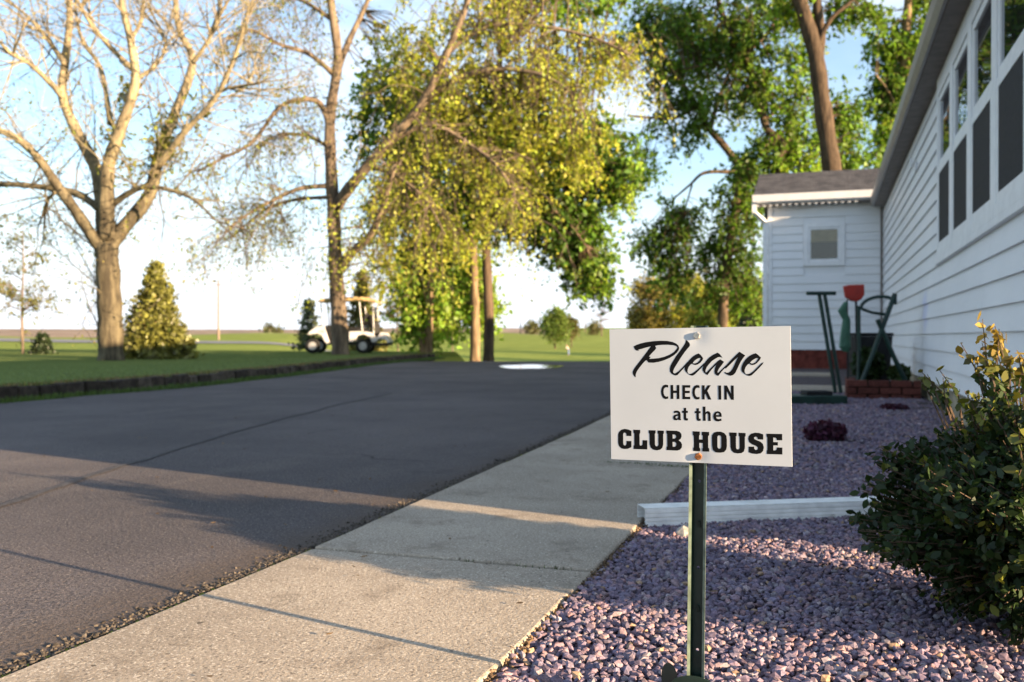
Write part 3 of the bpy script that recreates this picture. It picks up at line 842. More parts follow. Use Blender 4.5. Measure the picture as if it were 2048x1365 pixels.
# ------------------------------------------------------------------ the sign
SW, SH = 0.3085, 0.2286
sc_ = Vector((-.2088, 1.589, .531)); ROLL = math.radians(.85)
sign = thing('check_in_sign', (sc_.x, sc_.y, -.03), 'white club house check-in sign bolted to a green steel post', 'sign')
YAW = math.radians(6)
ux = Vector((math.cos(YAW) * math.cos(ROLL), -math.sin(YAW) * math.cos(ROLL), math.sin(ROLL))); uy = Vector((math.sin(YAW), math.cos(YAW), 0)); uz = ux.cross(uy).normalized()
def S(u, v, w=0):      # u right, v up from the panel centre, w towards the viewer
    return sc_ + ux * u + uz * v - uy * w
def dimple(u, v):      # the sheet is pulled in a little round the bolts
    q = 0
    for (bu, bv) in ((.0, .101), (.0, -.1035)):
        q += math.exp(-((u - bu) ** 2 + (v - bv) ** 2) / (2 * .011 ** 2))
    return -.0014 * q + .0012 * math.sin(u * 9 + 1) * math.cos(v * 7)
m = MB(); nu, nv = 60, 44
for j in range(nv + 1):
    for i in range(nu + 1):
        u, v = -SW/2 + SW * i / nu, -SH/2 + SH * j / nv
        m.v.append(tuple(S(u, v, dimple(u, v))))
nfr = len(m.v)
m.v += [tuple(Vector(q) + uy * .0022) for q in m.v[:nfr]]
for j in range(nv):
    for i in range(nu):
        q = j * (nu + 1) + i
        m.f.append((q, q + 1, q + nu + 2, q + nu + 1)); m.f.append((nfr + q, nfr + q + nu + 1, nfr + q + nu + 2, nfr + q + 1))
per = [i for i in range(nu + 1)] + [j * (nu + 1) + nu for j in range(1, nv + 1)] + [nv * (nu + 1) + i for i in range(nu - 1, -1, -1)] + [j * (nu + 1) for j in range(nv - 1, 0, -1)]
for i in range(len(per)):
    a_, b_ = per[i], per[(i + 1) % len(per)]; m.f.append((b_, a_, nfr + a_, nfr + b_))
build('panel', m, M['panel'], sign, smooth=False)
# lettering traced from the photograph: crop offset and scale, then outlines with holes
src = np.array([(1216.1, 658.6), (1579.7, 652.4), (1581.0, 930.8), (1220.3, 920.9)]); dst = np.array([(-SW/2, SH/2), (SW/2, SH/2), (SW/2, -SH/2), (-SW/2, -SH/2)])
A_ = []; B_ = []
for (x, y), (u, v) in zip(src, dst):
    A_ += [[x, y, 1, 0, 0, 0, -u*x, -u*y], [0, 0, 0, x, y, 1, -v*x, -v*y]]; B_ += [u, v]
hh = np.linalg.solve(np.array(A_), np.array(B_))
def to_uv(x, y):
    w_ = hh[6]*x + hh[7]*y + 1
    return ((hh[0]*x + hh[1]*y + hh[2]) / w_, (hh[3]*x + hh[4]*y + hh[5]) / w_)
CA, CB, CC, CD, CE = (1255, 675, .07324), (1385, 675, .07324), (1310, 765, .08301), (1225, 850, .08301), (1375, 850, .09766)
LET = [
 (CA, [[(145,250),(230,205),(350,165),(500,130),(700,103),(900,92),(1080,97),(1230,125),(1330,170),(1390,225),(1412,290),(1400,350),(1350,420),(1270,490),(1150,565),(1000,630),(850,675),(700,700),(560,695),(520,640),(495,628),(430,690),(370,760),(300,850),(240,940),(210,1010),(205,1060),(205,1105),(160,1070),(125,1010),(120,950),(150,880),(220,780),(300,680),(400,550),(500,420),(580,310),(625,250),(500,280),(380,315),(270,345),(310,370),(220,362),(175,320)],
       [(750,235),(820,218),(950,205),(1100,203),(1250,215),(1330,240),(1362,275),(1340,320),(1270,400),(1150,475),(1000,535),(850,570),(700,585),(580,590),(625,545),(575,525),(650,440),(740,350),(778,300)]]),
 (CA, [[(1595,70),(1650,105),(1695,160),(1710,210),(1695,250),(1640,310),(1560,410),(1450,570),(1350,730),(1270,860),(1245,930),(1250,970),(1285,992),(1320,980),(1400,925),(1500,825),(1600,715),(1640,670),(1650,700),(1560,820),(1470,920),(1400,1000),(1360,1040),(1310,1050),(1250,1030),(1190,990),(1155,930),(1150,870),(1170,780),(1230,670),(1330,510),(1450,350),(1540,220),(1580,150),(1590,100)]]),
 (CA, [[(1560,830),(1600,740),(1680,630),(1780,530),(1870,470),(1945,440),(2000,480),(2040,530),(2070,570),(2050,630),(1990,700),(1920,745),(1860,760),(1800,745),(1770,722),(1730,740),(1680,800),(1645,880),(1640,950),(1660,990),(1705,1003),(1770,985),(1850,930),(1960,840),(2060,740),(2100,700),(2110,730),(2050,810),(1960,900),(1870,990),(1810,1040),(1770,1052),(1710,1035),(1640,990),(1580,930),(1558,880)],
       [(1785,700),(1830,645),(1900,592),(1965,567),(2000,572),(1980,620),(1920,685),(1860,712),(1805,716)]]),
 (CB, [[(275,850),(310,740),(370,650),(450,560),(560,480),(690,418),(740,450),(790,510),(820,560),(760,535),(700,545),(620,590),(530,650),(450,740),(390,820),(360,900),(362,965),(400,945),(470,870),(560,780),(680,660),(760,600),(865,670),(800,760),(730,850),(690,930),(685,970),(710,965),(780,895),(900,780),(930,760),(920,810),(850,880),(790,945),(750,1000),(710,1052),(660,1040),(610,990),(600,930),(610,860),(640,770),(675,735),(600,800),(510,900),(450,980),(415,1032),(370,1010),(310,960),(280,900)]]),
 (CB, [[(890,800),(1000,675),(1150,520),(1285,393),(1440,495),(1380,570),(1320,660),(1270,760),(1220,870),(1170,970),(1110,1030),(1040,1050),(970,1030),(900,990),(870,960),(885,945),(930,965),(985,965),(1040,930),(1090,860),(1140,760),(1190,650),(1240,540),(1130,640),(1010,760),(905,860)]]),
 (CB, [[(1330,870),(1340,800),(1380,700),(1450,600),(1550,510),(1640,460),(1725,432),(1790,480),(1865,555),(1830,620),(1760,700),(1690,745),(1630,757),(1570,735),(1555,712),(1500,745),(1450,810),(1420,890),(1425,960),(1450,995),(1500,1003),(1570,985),(1660,920),(1780,800),(1880,700),(1940,675),(1900,740),(1800,850),(1700,950),(1610,1035),(1560,1052),(1490,1040),(1400,985),(1345,930)],
       [(1570,690),(1620,635),(1690,590),(1750,565),(1790,568),(1765,620),(1710,685),(1650,712),(1600,712)]]),
]
c_cap = [(315,75),(250,60),(190,85),(150,150),(138,235),(150,320),(190,390),(250,415),(315,400),(315,345),(265,355),(225,330),(205,280),(200,235),(207,180),(230,140),(265,125),(315,135)]
t_low = [(690,620),(750,620),(750,690),(790,690),(790,742),(750,742),(750,850),(760,872),(792,872),(792,920),(745,928),(705,915),(688,870),(688,742),(650,742),(650,690),(690,690)]
LET += [(CC, [q]) for q in (
 c_cap, [(372,70),(438,70),(438,205),(520,205),(520,70),(588,70),(588,410),(522,410),(522,265),(440,265),(440,408),(374,408)],
 [(658,72),(850,72),(850,132),(725,132),(725,208),(838,208),(838,266),(725,266),(725,352),(850,352),(850,412),(660,412)],
 [(x + 760, y + 5) for x, y in c_cap],
 [(1132,72),(1198,72),(1198,190),(1270,72),(1345,72),(1262,205),(1358,416),(1280,416),(1215,275),(1198,300),(1198,414),(1134,414)],
 [(1524,75),(1594,75),(1598,416),(1530,416)],
 [(1665,75),(1735,75),(1830,275),(1826,75),(1895,75),(1897,418),(1832,418),(1730,215),(1732,416),(1668,416)],
 t_low, [(x + 308, y + 6) for x, y in t_low],
 [(1150,585),(1216,585),(1216,725),(1260,692),(1310,702),(1338,745),(1342,930),(1282,930),(1278,780),(1262,752),(1235,752),(1218,785),(1220,928),(1156,928)])]
LET += [
 (CC, [[(455,700),(500,686),(555,690),(600,720),(615,775),(615,880),(630,918),(570,918),(556,900),(510,925),(460,915),(432,870),(440,815),(480,785),(555,770),(545,745),(510,738),(455,755)], [(553,812),(505,825),(492,852),(507,878),(538,873),(553,846)]]),
 (CC, [[(1605,828),(1600,760),(1570,712),(1510,692),(1450,710),(1410,765),(1400,820),(1415,885),(1460,930),(1520,940),(1600,920),(1595,868),(1535,885),(1485,870),(1468,828)], [(1468,785),(1485,745),(1515,735),(1540,755),(1545,785)]]),
 (CD, [[(440,165),(360,130),(270,118),(190,140),(130,195),(110,260),(110,460),(130,530),(190,590),(260,605),(350,600),(440,560),(440,410),(318,410),(316,490),(300,515),(270,520),(243,495),(238,440),(236,250),(250,215),(275,207),(305,225),(315,260),(315,288),(440,292)]]),
 (CD, [[(485,135),(655,138),(655,215),(638,235),(640,480),(650,515),(690,515),(712,480),(712,385),(828,388),(828,608),(492,603),(492,525),(510,505),(508,225),(488,205)]]),
 (CD, [[(862,142),(1030,145),(1030,210),(1012,230),(1015,490),(1035,525),(1065,530),(1090,510),(1097,480),(1096,232),(1078,212),(1076,147),(1232,150),(1232,215),(1215,235),(1215,480),(1195,560),(1140,610),(1060,627),(970,610),(910,560),(885,480),(880,230),(862,208)]]),
 (CD, [[(1290,145),(1540,150),(1610,170),(1655,220),(1662,280),(1640,340),(1590,378),(1645,420),(1672,480),(1665,550),(1620,605),(1550,625),(1295,617),(1295,545),(1312,525),(1310,230),(1292,210)], [(1442,240),(1500,240),(1528,270),(1526,310),(1495,338),(1445,338)], [(1442,418),(1500,418),(1530,450),(1530,500),(1500,535),(1445,532)]]),
 (CE, [[(105,132),(250,137),(250,205),(235,220),(235,298),(308,300),(308,220),(290,205),(290,140),(440,143),(440,210),(420,225),(420,465),(440,485),(440,545),(297,542),(297,485),(310,470),(308,370),(238,368),(238,465),(255,485),(255,540),(110,535),(110,475),(125,460),(125,225),(107,205)]]),
 (CE, [[(495,260),(500,210),(540,155),(600,135),(680,135),(745,160),(790,215),(800,300),(800,430),(785,500),(740,550),(660,563),(570,555),(515,510),(497,430)], [(608,240),(625,215),(645,210),(675,220),(685,250),(685,440),(670,475),(645,482),(618,470),(608,440)]]),
 (CE, [[(850,147),(1000,152),(1000,215),(983,230),(985,460),(1000,485),(1025,490),(1048,480),(1056,455),(1055,232),(1038,215),(1038,152),(1180,157),(1180,220),(1165,235),(1163,460),(1145,530),(1095,565),(1020,573),(940,560),(890,515),(870,440),(868,230),(850,210)]]),
 (CE, [[(1535,180),(1450,152),(1370,148),(1290,170),(1240,220),(1230,280),(1250,340),(1310,385),(1390,415),(1420,440),(1425,470),(1400,497),(1370,493),(1350,465),(1350,430),(1238,430),(1238,545),(1300,570),(1400,580),(1480,565),(1530,515),(1545,440),(1525,370),(1470,325),(1390,295),(1355,275),(1348,250),(1370,230),(1400,232),(1420,255),(1422,282),(1535,287)]]),
 (CE, [[(1600,165),(1915,168),(1915,297),(1805,295),(1800,260),(1780,245),(1735,243),(1735,332),(1828,335),(1826,402),(1735,400),(1735,500),(1775,500),(1800,480),(1806,440),(1917,442),(1915,582),(1603,577),(1603,510),(1615,495),(1615,240),(1600,220)]]),
]
for k, ((x0, y0, s_), loops) in enumerate(LET):
    m = MB(); polys = []
    for lp in loops:
        polys.append([Vector((*to_uv(x0 + x * s_, y0 + y * s_), 0)) for x, y in lp])
    flat = [q for lp in polys for q in lp]
    h_ = .00016 + .00002 * (k % 6)
    m.v = [tuple(S(q.x, q.y, dimple(q.x, q.y) + h_)) for q in flat]
    m.f = [tuple(t) for t in tessellate_polygon(polys)]
    build('letter', m, M['ink'], sign)
# U-channel post with punched holes
pw_, lean = .0295, math.radians(-.6)
pc = S(0, 0); py_ = sc_.y + .0028
def PP(x, dpt, z_):                    # x across, dpt behind the panel, z height
    q = Vector((pc.x, pc.y, 0)) + Vector((math.cos(YAW), -math.sin(YAW), 0)) * (.0015 + x + (z_ - .5) * math.tan(-lean)) + uy * (.0028 + dpt)
    return (q.x, q.y, z_)
ztop, zbot = .531 + SH/2 + .0035, -.12
holes = [.650, .632 - .0, .420 - .032, .243, .104, -.02]
holes = [(.63 - (y_ - HY) * 1.58 / F) for y_ in (668, 964, 1137.7, 1303.6)]
m = MB(); hw = .0085; hr = .0026
def web(x0, x1, za, zb): m.quad(PP(x0, .013, za), PP(x1, .013, za), PP(x1, .013, zb), PP(x0, .013, zb))
zs = zbot
for hz_ in sorted(holes):
    web(-hw, hw, zs, hz_ - .006)
    oc = [(hr * math.cos(math.pi/8 + k * math.pi/4), hz_ + hr * math.sin(math.pi/8 + k * math.pi/4)) for k in range(8)]
    sq = [(hw, hz_ + .006), (-hw, hz_ + .006), (-hw, hz_ - .006), (hw, hz_ - .006)]
    for s0, (i0, i1, i2) in zip(range(4), ((1, 2, None), (3, 4, None), (5, 6, None), (7, 0, None))):
        pass
    q8 = [(hw, hz_ + .003), (.003, hz_ + .006), (-.003, hz_ + .006), (-hw, hz_ + .003), (-hw, hz_ - .003), (-.003, hz_ - .006), (.003, hz_ - .006), (hw, hz_ - .003)]
    for k in range(8):
        k2 = (k + 1) % 8
        m.quad(PP(q8[k][0], .013, q8[k][1]), PP(q8[k2][0], .013, q8[k2][1]), PP(oc[k2][0], .013, oc[k2][1]), PP(oc[k][0], .013, oc[k][1]))
    for sx, a_, b_ in ((1, 0, 1), (-1, 3, 2)):
        m.quad(PP(sx * hw, .013, hz_ + .006), PP(q8[a_][0], .013, q8[a_][1]), PP(q8[b_][0], .013, q8[b_][1]))
    for sx, a_, b_ in ((1, 7, 6), (-1, 4, 5)):
        m.quad(PP(sx * hw, .013, hz_ - .006), PP(q8[a_][0], .013, q8[a_][1]), PP(q8[b_][0], .013, q8[b_][1]))
    zs = hz_ + .006
web(-hw, hw, zs, ztop)
fl = MB()
for sx in (-1, 1):
    prof = [(sx * hw, .013), (sx * .0100, .002), (sx * .0148, .0), (sx * .0148, .0018), (sx * .0115, .0036), (sx * .0098, .0148), (-sx * 0.0, .0148)]
    for i in range(len(prof) - 1):
        if i == len(prof) - 2: continue
        (xa, da), (xb, db) = prof[i], prof[i+1]
        (m if i in (0, 4) else fl).quad(PP(xa, da, zbot), PP(xb, db, zbot), PP(xb, db, ztop), PP(xa, da, ztop))
build('post', m, M['post'], sign)
build('flange', fl, plain('sunlit_green_paint', (.13, .17, .13), .4, .5, var=.25, scale=60), sign)  # paler green paints in the sun caught along the post edges
m = MB()
for hz_ in ((.63 - (y_ - HY) * 1.58 / F) for y_ in (1050, 1220)):      # pressed lugs
    m.hexa([PP(-.0015, .012, hz_ - .006), PP(.0045, .012, hz_ - .006), PP(.0045, .0128, hz_ - .006), PP(-.0015, .0128, hz_ - .006), PP(-.0015, .009, hz_ + .006), PP(.0015, .009, hz_ + .006), PP(.0015, .0128, hz_ + .006), PP(-.0015, .0128, hz_ + .006)])
build('lug', m, M['post'], sign)
def bolt(v, mat, rusty):
    c = S(0.0008, v, dimple(0, v)); mbb = MB(); R_, hgt = .0064, .0036
    for w_, rr in ((0, R_), (hgt * .75, R_), (hgt, R_ * .82)):
        for k in range(6):
            a_ = math.pi * k / 3 + .25
            q = c + ux * (rr * math.cos(a_)) + uz * (rr * math.sin(a_)) - uy * w_
            mbb.v.append(tuple(q))
    for r_ in range(2):
        for k in range(6):
            mbb.f.append((r_*6 + k, r_*6 + (k+1) % 6, r_*6 + 6 + (k+1) % 6, r_*6 + 6 + k))
    mbb.f.append(tuple(12 + k for k in range(6)))
    o = build('bolt', mbb, mat, sign)
    o['label'] = 'rusty lower bolt' if rusty else 'zinc hex bolt at the top of the panel'
bolt(.1010, M['bolt'], False); bolt(-.1035, M['rust'], True)
# anchor plate whose top edge shows at the foot of the post
m = MB(); zc0 = .63 - (1352 - HY) * 1.575 / F
arch = [(-.042, -.10)] + [(-.042 + .084 * k / 12, zc0 - .018 + .018 * math.sin(math.pi * k / 12) ** .6) for k in range(13)] + [(.042, -.10)]
m.prism(arch, 0, .002, lambda a_, b_, c_: PP(a_, -.004 - c_, b_))
ear = [(-.060 + .016 * math.cos(t_), zc0 - .012 + .022 * math.sin(t_)) for t_ in [math.pi * k / 8 for k in range(9)]] + [(-.076, -.08), (-.044, -.08)]
m.prism(ear[:9] + [(-.076, -.08), (-.044, -.08)], 0, .002, lambda a_, b_, c_: PP(a_ + .012, .004 - c_ - (a_ + .044) * .5, b_))
build('anchor_plate', m, M['post'], sign)

# ------------------------------------------------------------------ foliage helpers
def leaves_mesh(name, cen, size, colr, aspect=.55, droop=0.0, rounded=False):
    n = len(cen)
    d = RNG.normal(0, 1, (n, 3)); d[:, 2] -= droop; d /= np.linalg.norm(d, axis=1)[:, None]
    e = RNG.normal(0, 1, (n, 3)); e -= d * np.sum(e * d, 1)[:, None]; e /= np.linalg.norm(e, axis=1)[:, None]
    d = d * size[:, None]; e = e * (size * aspect)[:, None]
    if rounded:
        V = np.stack([cen - d, cen - d * .3 + e, cen + d * .45 + e * .8, cen + d, cen + d * .45 - e * .8, cen - d * .3 - e], 1).reshape(-1, 3)
        b = np.arange(n) * 6
        Fq = np.concatenate([np.stack([b, b+1, b+2, b+3], -1), np.stack([b, b+3, b+4, b+5], -1)])
        return mesh_np(name, V, Fq, np.repeat(colr, 6, 0))
    V = np.stack([cen - d, cen + e * .9 - d * .1, cen + d, cen - e * .9 - d * .1], 1).reshape(-1, 3)
    b = np.arange(n) * 4
    return mesh_np(name, V, np.stack([b, b+1, b+2, b+3], -1), np.repeat(colr, 4, 0))
def catmull(pts, sub=5):
    out = []
    for i in range(len(pts) - 1):
        p0 = pts[max(i-1, 0)]; p1 = pts[i]; p2 = pts[i+1]; p3 = pts[min(i+2, len(pts)-1)]
        for k in range(sub):
            t = k / sub
            out.append(.5 * ((2*p1) + (-p0 + p2) * t + (2*p0 - 5*p1 + 4*p2 - p3) * t*t + (-p0 + 3*p1 - 3*p2 + p3) * t**3))
    out.append(pts[-1]); return out
class Tree:
    def __init__(s, name, label, base, D, bark, leafmat='leaf', group=None):
        s.D = D; s.k = D / F
        s.p = P(base[0], base[1], D); s.gz = float(terrain_z(s.p.x, s.p.y))
        xx_ = s.p.x
        if xx_ < left_edge(s.p.y) - .4 and s.p.y < 26 and xx_ > left_edge(s.p.y) - 27: s.gz = LZ
        s.o = thing(name, (s.p.x, s.p.y, min(s.gz, s.p.z)), label, 'tree', group)
        s.bark = bark; s.lm = leafmat; s.mb = MB(); s.cen = []; s.siz = []; s.col = []; s.limbs = []
    def limb(s, pts, r0, r1, depth=0.0, sides=8, trunk=False):
        """pts in photo pixels, radii in photo pixels, depth = metres the tip leans away"""
        n = len(pts); q = []
        for i, (x, y) in enumerate(pts):
            q.append(P(x, y, s.D + depth * i / max(1, n - 1)))
        if trunk:
            q = [Vector((q[0].x, q[0].y, min(s.gz, q[0].z) - .25))] + q
        c = catmull(q, 5); N_ = len(c)
        rr = [(r0 + (r1 - r0) * (i / (N_ - 1)) ** .8) * s.k * (1.0 + .06 * math.sin(i * 1.7)) for i in range(N_)]
        if trunk:
            for i in range(min(6, N_)): rr[i] *= 1 + .30 * (1 - i / 6) ** 2
        s.mb.tube(c, rr, sides); s.limbs.append((c, rr)); return c
    def twigs(s, n1=9, n2=5, l1=1.6, l2=.7, up=.3, droop=0.0, r1=.022, start=.25, limbs=None, n3=0, l3=.4):
        ends = []
        for c, rr in list(limbs if limbs is not None else s.limbs):
            for _ in range(n1):
                i = random.randint(int(len(c) * start), len(c) - 1)
                t = (c[min(i+1, len(c)-1)] - c[max(i-1, 0)]).normalized()
                d = (t * random.uniform(.3, 1.0) + Vector((random.gauss(0, .7), random.gauss(0, .7), random.gauss(up, .5)))).normalized()
                L = l1 * random.uniform(.5, 1.3); pts = [c[i]]; dd = d.copy()
                for k in range(4):
                    dd = (dd + Vector((random.gauss(0, .18), random.gauss(0, .18), random.gauss(.06 - droop * k * .25, .15)))).normalized()
                    pts.append(pts[-1] + dd * L / 4)
                ra = min(r1, rr[i] * .7); s.mb.tube(pts, [ra * (1 - .8 * k / 4) for k in range(5)], 4, False)
                for _ in range(n2):
                    j = random.uniform(.8, 4); k = int(j); p = pts[k].lerp(pts[min(k+1, 4)], j - k)
                    d2 = (dd + Vector((random.gauss(0, .8), random.gauss(0, .8), random.gauss(.1 - droop, .5)))).normalized()
                    L2 = l2 * random.uniform(.4, 1.3); q = [p, p + d2 * L2 * .5 + Vector((0, 0, -droop * .05)), p + d2 * L2 + Vector((random.gauss(0, .05), random.gauss(0, .05), -droop * L2 * .5))]
                    s.mb.tube(q, [ra * .42, ra * .3, ra * .12], 3, False); ends.append(q[-1]); ends.append(q[1])
                    for _ in range(n3):
                        d3 = (d2 + Vector((random.gauss(0, .8), random.gauss(0, .8), random.gauss(-droop, .5)))).normalized()
                        b_ = q[1].lerp(q[2], random.random()); e_ = b_ + d3 * l3 * random.uniform(.4, 1.2)
                        s.mb.tube([b_, e_], [ra * .25, ra * .1], 3, False); ends.append(e_)
        return ends
    def leaves_at(s, pts, m, sig, size, colr, var=.3):
        if not pts: return
        c = np.repeat(np.array([tuple(p) for p in pts]), m, 0); n = len(c)
        s.cen.append(c + RNG.normal(0, sig, (n, 3))); s.siz.append(size * RNG.uniform(.6, 1.3, n))
        s.col.append(np.array([colr]) * RNG.uniform(1 - var, 1 + var, (n, 1)) * RNG.uniform(.88, 1.12, (n, 3)))
    def blob(s, px, py, rx, ry, clumps, m, colr, size=.075, sig=.28, dz=0.0, droop=.6, twig=.35, depth=None, var=.3):
        """an irregular mass of leaf clumps, radii in photo pixels"""
        k = s.k; c0 = P(px, py, s.D + dz); rxm, rym = rx * k, ry * k; rd = depth if depth else rxm * .8
        cs = []
        tries = 0
        while len(cs) < clumps and tries < clumps * 8:
            tries += 1
            v = Vector((random.uniform(-1, 1), random.uniform(-1, 1), random.uniform(-1, 1)))
            if v.length > 1: continue
            if v.length < .35 and random.random() < .6: continue
            q = c0 + W(v.x * rxm, v.y * rd) + Vector((0, 0, v.z * rym))
            f_ = 1.1 / max(.5, min(rxm, rym))
            if noise.noise(q * f_ + Vector((s.D, 0, 0))) < -.02: continue
            cs.append(q)
        if not cs: return
        lim = np.array([tuple(p) for c, r in s.limbs for p in c[len(c) // 4:]])
        ns = 3; per = max(4, int(m * .30)); nc = len(cs)
        tone = np.repeat(RNG.uniform(1 - var, 1 + var, nc), ns * per)[:, None]
        q0 = np.array([tuple(q) for q in cs])[:, None, :]
        dr = RNG.normal(0, 1, (nc, ns, 3)); dr[..., 2] -= droop * .9; dr /= np.linalg.norm(dr, axis=2)[..., None]
        ln = sig * RNG.uniform(2.0, 4.2, (nc, ns, 1)); sag = np.array([0, 0, -1.0]) * droop * .35
        st = lambda u: q0 + dr * ln * u + sag * ln * u * u
        P0, P1, P2 = st(0.0) + 0 * dr, st(.5), st(1.0)
        w0 = .008 * max(1, size / .06)
        for A0, A1, A2 in zip(P0.reshape(-1, 3), P1.reshape(-1, 3), P2.reshape(-1, 3)):
            s.mb.tube([A0, A1, A2], [w0, w0 * .7, w0 * .3], 3, False)
        u = RNG.uniform(.1, 1.05, (nc, ns, per, 1))
        cc_ = (q0[:, :, None, :] + dr[:, :, None, :] * ln[:, :, None, :] * u + sag * ln[:, :, None, :] * u * u).reshape(-1, 3)
        n = len(cc_)
        s.cen.append(cc_ + RNG.normal(0, size * .8, (n, 3))); s.siz.append(size * 1.25 * RNG.uniform(.5, 1.45, n))
        s.col.append(np.array([colr]) * tone * RNG.uniform(.7, 1.3, (n, 1)) * RNG.uniform(.88, 1.12, (n, 3)))
        for q in cs:
            if random.random() < twig:
                dd = lim - np.array(tuple(q)); dd[:, 2] *= .7
                i = int(np.argmin(np.sum(dd * dd, 1))); e = Vector(lim[i]); L = (e - q).length
                if L < .15: continue
                if L > 3.2: e = q + (e - q) * (3.2 / L)
                mid = e.lerp(q, .55) + Vector((random.gauss(0, .12), random.gauss(0, .12), .10 * min(L, 3)))
                s.mb.tube([e, mid, q, q + Vector((random.gauss(0, .1), random.gauss(0, .1), -sig * 1.4))], [.022, .015, .008, .003], 3, False)
    def finish(s, kids=('trunk', 'crown')):
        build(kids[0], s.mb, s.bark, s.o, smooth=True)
        if s.cen:
            c = np.concatenate(s.cen) - np.array(tuple(s.o.location))
            o = link(kids[1], leaves_mesh(kids[1], c, np.concatenate(s.siz), np.clip(np.concatenate(s.col), 0, 1), .6, .4), M[s.lm], s.o)
        return s.o

YG = (.35, .39, .055); OL = (.30, .31, .05); GR = (.135, .24, .034); LG = (.24, .37, .05); DG = (.075, .145, .024)
# the broad, almost bare tree on the lawn
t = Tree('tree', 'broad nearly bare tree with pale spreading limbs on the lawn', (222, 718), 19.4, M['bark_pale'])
t.limb([(222, 718), (220, 640), (217, 560), (213, 490)], 26, 22, 0, 14, True)
L = t.limb
L([(210, 500), (207, 440), (195, 345), (155, 265), (127, 195), (131, 130), (140, 50), (142, -40), (146, -120)], 17, 4, .8)
L([(127, 195), (97, 162), (58, 127), (20, 105), (-20, 60)], 7, 2.5, -1.2)
L([(131, 130), (98, 82), (50, 28), (0, -5)], 6, 2, 1.0)
L([(214, 480), (214, 400), (218, 330), (242, 258), (271, 168), (262, 80), (244, 0), (250, -90)], 18, 4, -.8)
L([(266, 140), (215, 88), (176, 38), (150, -10)], 6, 2.5, -1.0)
L([(222, 250), (203, 140), (166, 82), (152, 12), (160, -60)], 6, 2, 1.4)
L([(271, 160), (312, 132), (332, 85), (300, 20)], 5, 2, .8)
L([(262, 80), (285, 40), (290, -20)], 5, 2, .8)
L([(216, 500), (240, 465), (298, 392), (320, 305), (346, 240), (386, 128), (360, 62), (352, -10), (360, -80)], 17, 4, 1.2)
L([(386, 128), (420, 78), (440, 35), (470, -20)], 5, 2, -.6)
L([(316, 335), (372, 262), (432, 196), (474, 104), (490, 40)], 8, 2.5, -1.4)
L([(420, 205), (455, 178), (520, 168)], 4, 2, -.5)
L([(222, 412), (262, 385), (305, 374), (380, 395), (430, 440)], 8, 2, -1.0)
L([(208, 505), (190, 480), (150, 420), (114, 370), (78, 318), (38, 280), (-10, 258), (-60, 250)], 14, 5, -1.0)
L([(203, 420), (152, 387), (80, 374), (0, 368), (-60, 372)], 9, 4, .8)
L([(110, 385), (92, 410), (80, 450)], 4, 1.5, .6)
e = t.twigs(17, 5, 1.9, .8, .25, .1, .018, .2, n3=1, l3=.4)
random.shuffle(e)
t.leaves_at(e[:1700], 3, .08, .026, (.30, .25, .09))
g_ = [p for p in e if p.z < 5.6]
t.leaves_at(g_[:420], 3, .10, .04, (.15, .17, .03))
for (x_, y_) in ((268, 175), (225, 250), (330, 275), (345, 235), (400, 225), (310, 300), (270, 320), (340, 300)): t.blob(x_, y_, 30, 30, 9, 12, (.24, .26, .05), .04, .12, twig=.5)
t.finish()
# the tall tree in front of the golf cart
t = Tree('tree', 'tall tree with one long diagonal limb of yellow-green leaves by golf cart', (681, 708), 26.0, M['bark_grey'])
L = t.limb
L([(681, 708), (677, 620), (672, 540), (668, 440), (662, 330), (661, 230), (676, 120), (664, 20), (650, -80)], 20, 7, 0, 14, True)
L([(672, 150), (700, 80), (735, 5), (760, -80)], 8, 3, .8)
left = []
left.append(L([(660, 250), (640, 208), (610, 200), (560, 215), (505, 285), (440, 320), (395, 345)], 7, 2, -1.5))
left.append(L([(665, 372), (600, 378), (540, 405), (480, 440), (430, 490)], 6, 1.5, -.8))
left.append(L([(664, 395), (590, 400), (530, 420), (470, 470)], 4.5, 1.5, 1.2))
left.append(L([(664, 300), (620, 275), (560, 270), (500, 300)], 5, 1.5, 1.2))
left.append(L([(668, 150), (620, 110), (560, 90), (500, 60), (460, 80)], 6, 2, -1.2))
left.append(L([(664, 40), (600, 0), (540, -10)], 5, 2, .5))
right = []
right.append(L([(680, 540), (700, 510), (742, 468), (770, 400), (790, 330)], 12, 4, -1.4))
right.append(L([(672, 415), (700, 375), (762, 302), (842, 210), (892, 110), (930, 20), (950, -60)], 13, 5, -1.6))
right.append(L([(842, 212), (900, 165), (985, 140), (1080, 150), (1150, 190)], 8, 2.5, -1.2))
right.append(L([(892, 110), (960, 60), (1060, 50), (1180, 75), (1260, 110)], 6, 2, -.6))
right.append(L([(780, 285), (860, 250), (940, 290), (1000, 340), (1040, 420)], 6, 2, -1.4))
right.append(L([(735, 335), (790, 350), (850, 400), (890, 470)], 5, 1.5, -1.8))
nl = [(c, r) for c, r in t.limbs if any(c is q for q in left)]; nr = [(c, r) for c, r in t.limbs if any(c is q for q in right)]
e = t.twigs(23, 7, 1.6, .8, .05, .55, .018, .15, limbs=nl, n3=1, l3=.45)
random.shuffle(e)
h2 = len(e) // 2; t.leaves_at(e[:h2], 3, .09, .042, (.20, .17, .065)); t.leaves_at(e[h2:], 3, .09, .048, (.20, .22, .05))
e = t.twigs(22, 6, 1.8, .9, .0, .9, .02, .15, limbs=nr, n3=1)
t.leaves_at(e, 3, .10, .055, YG)
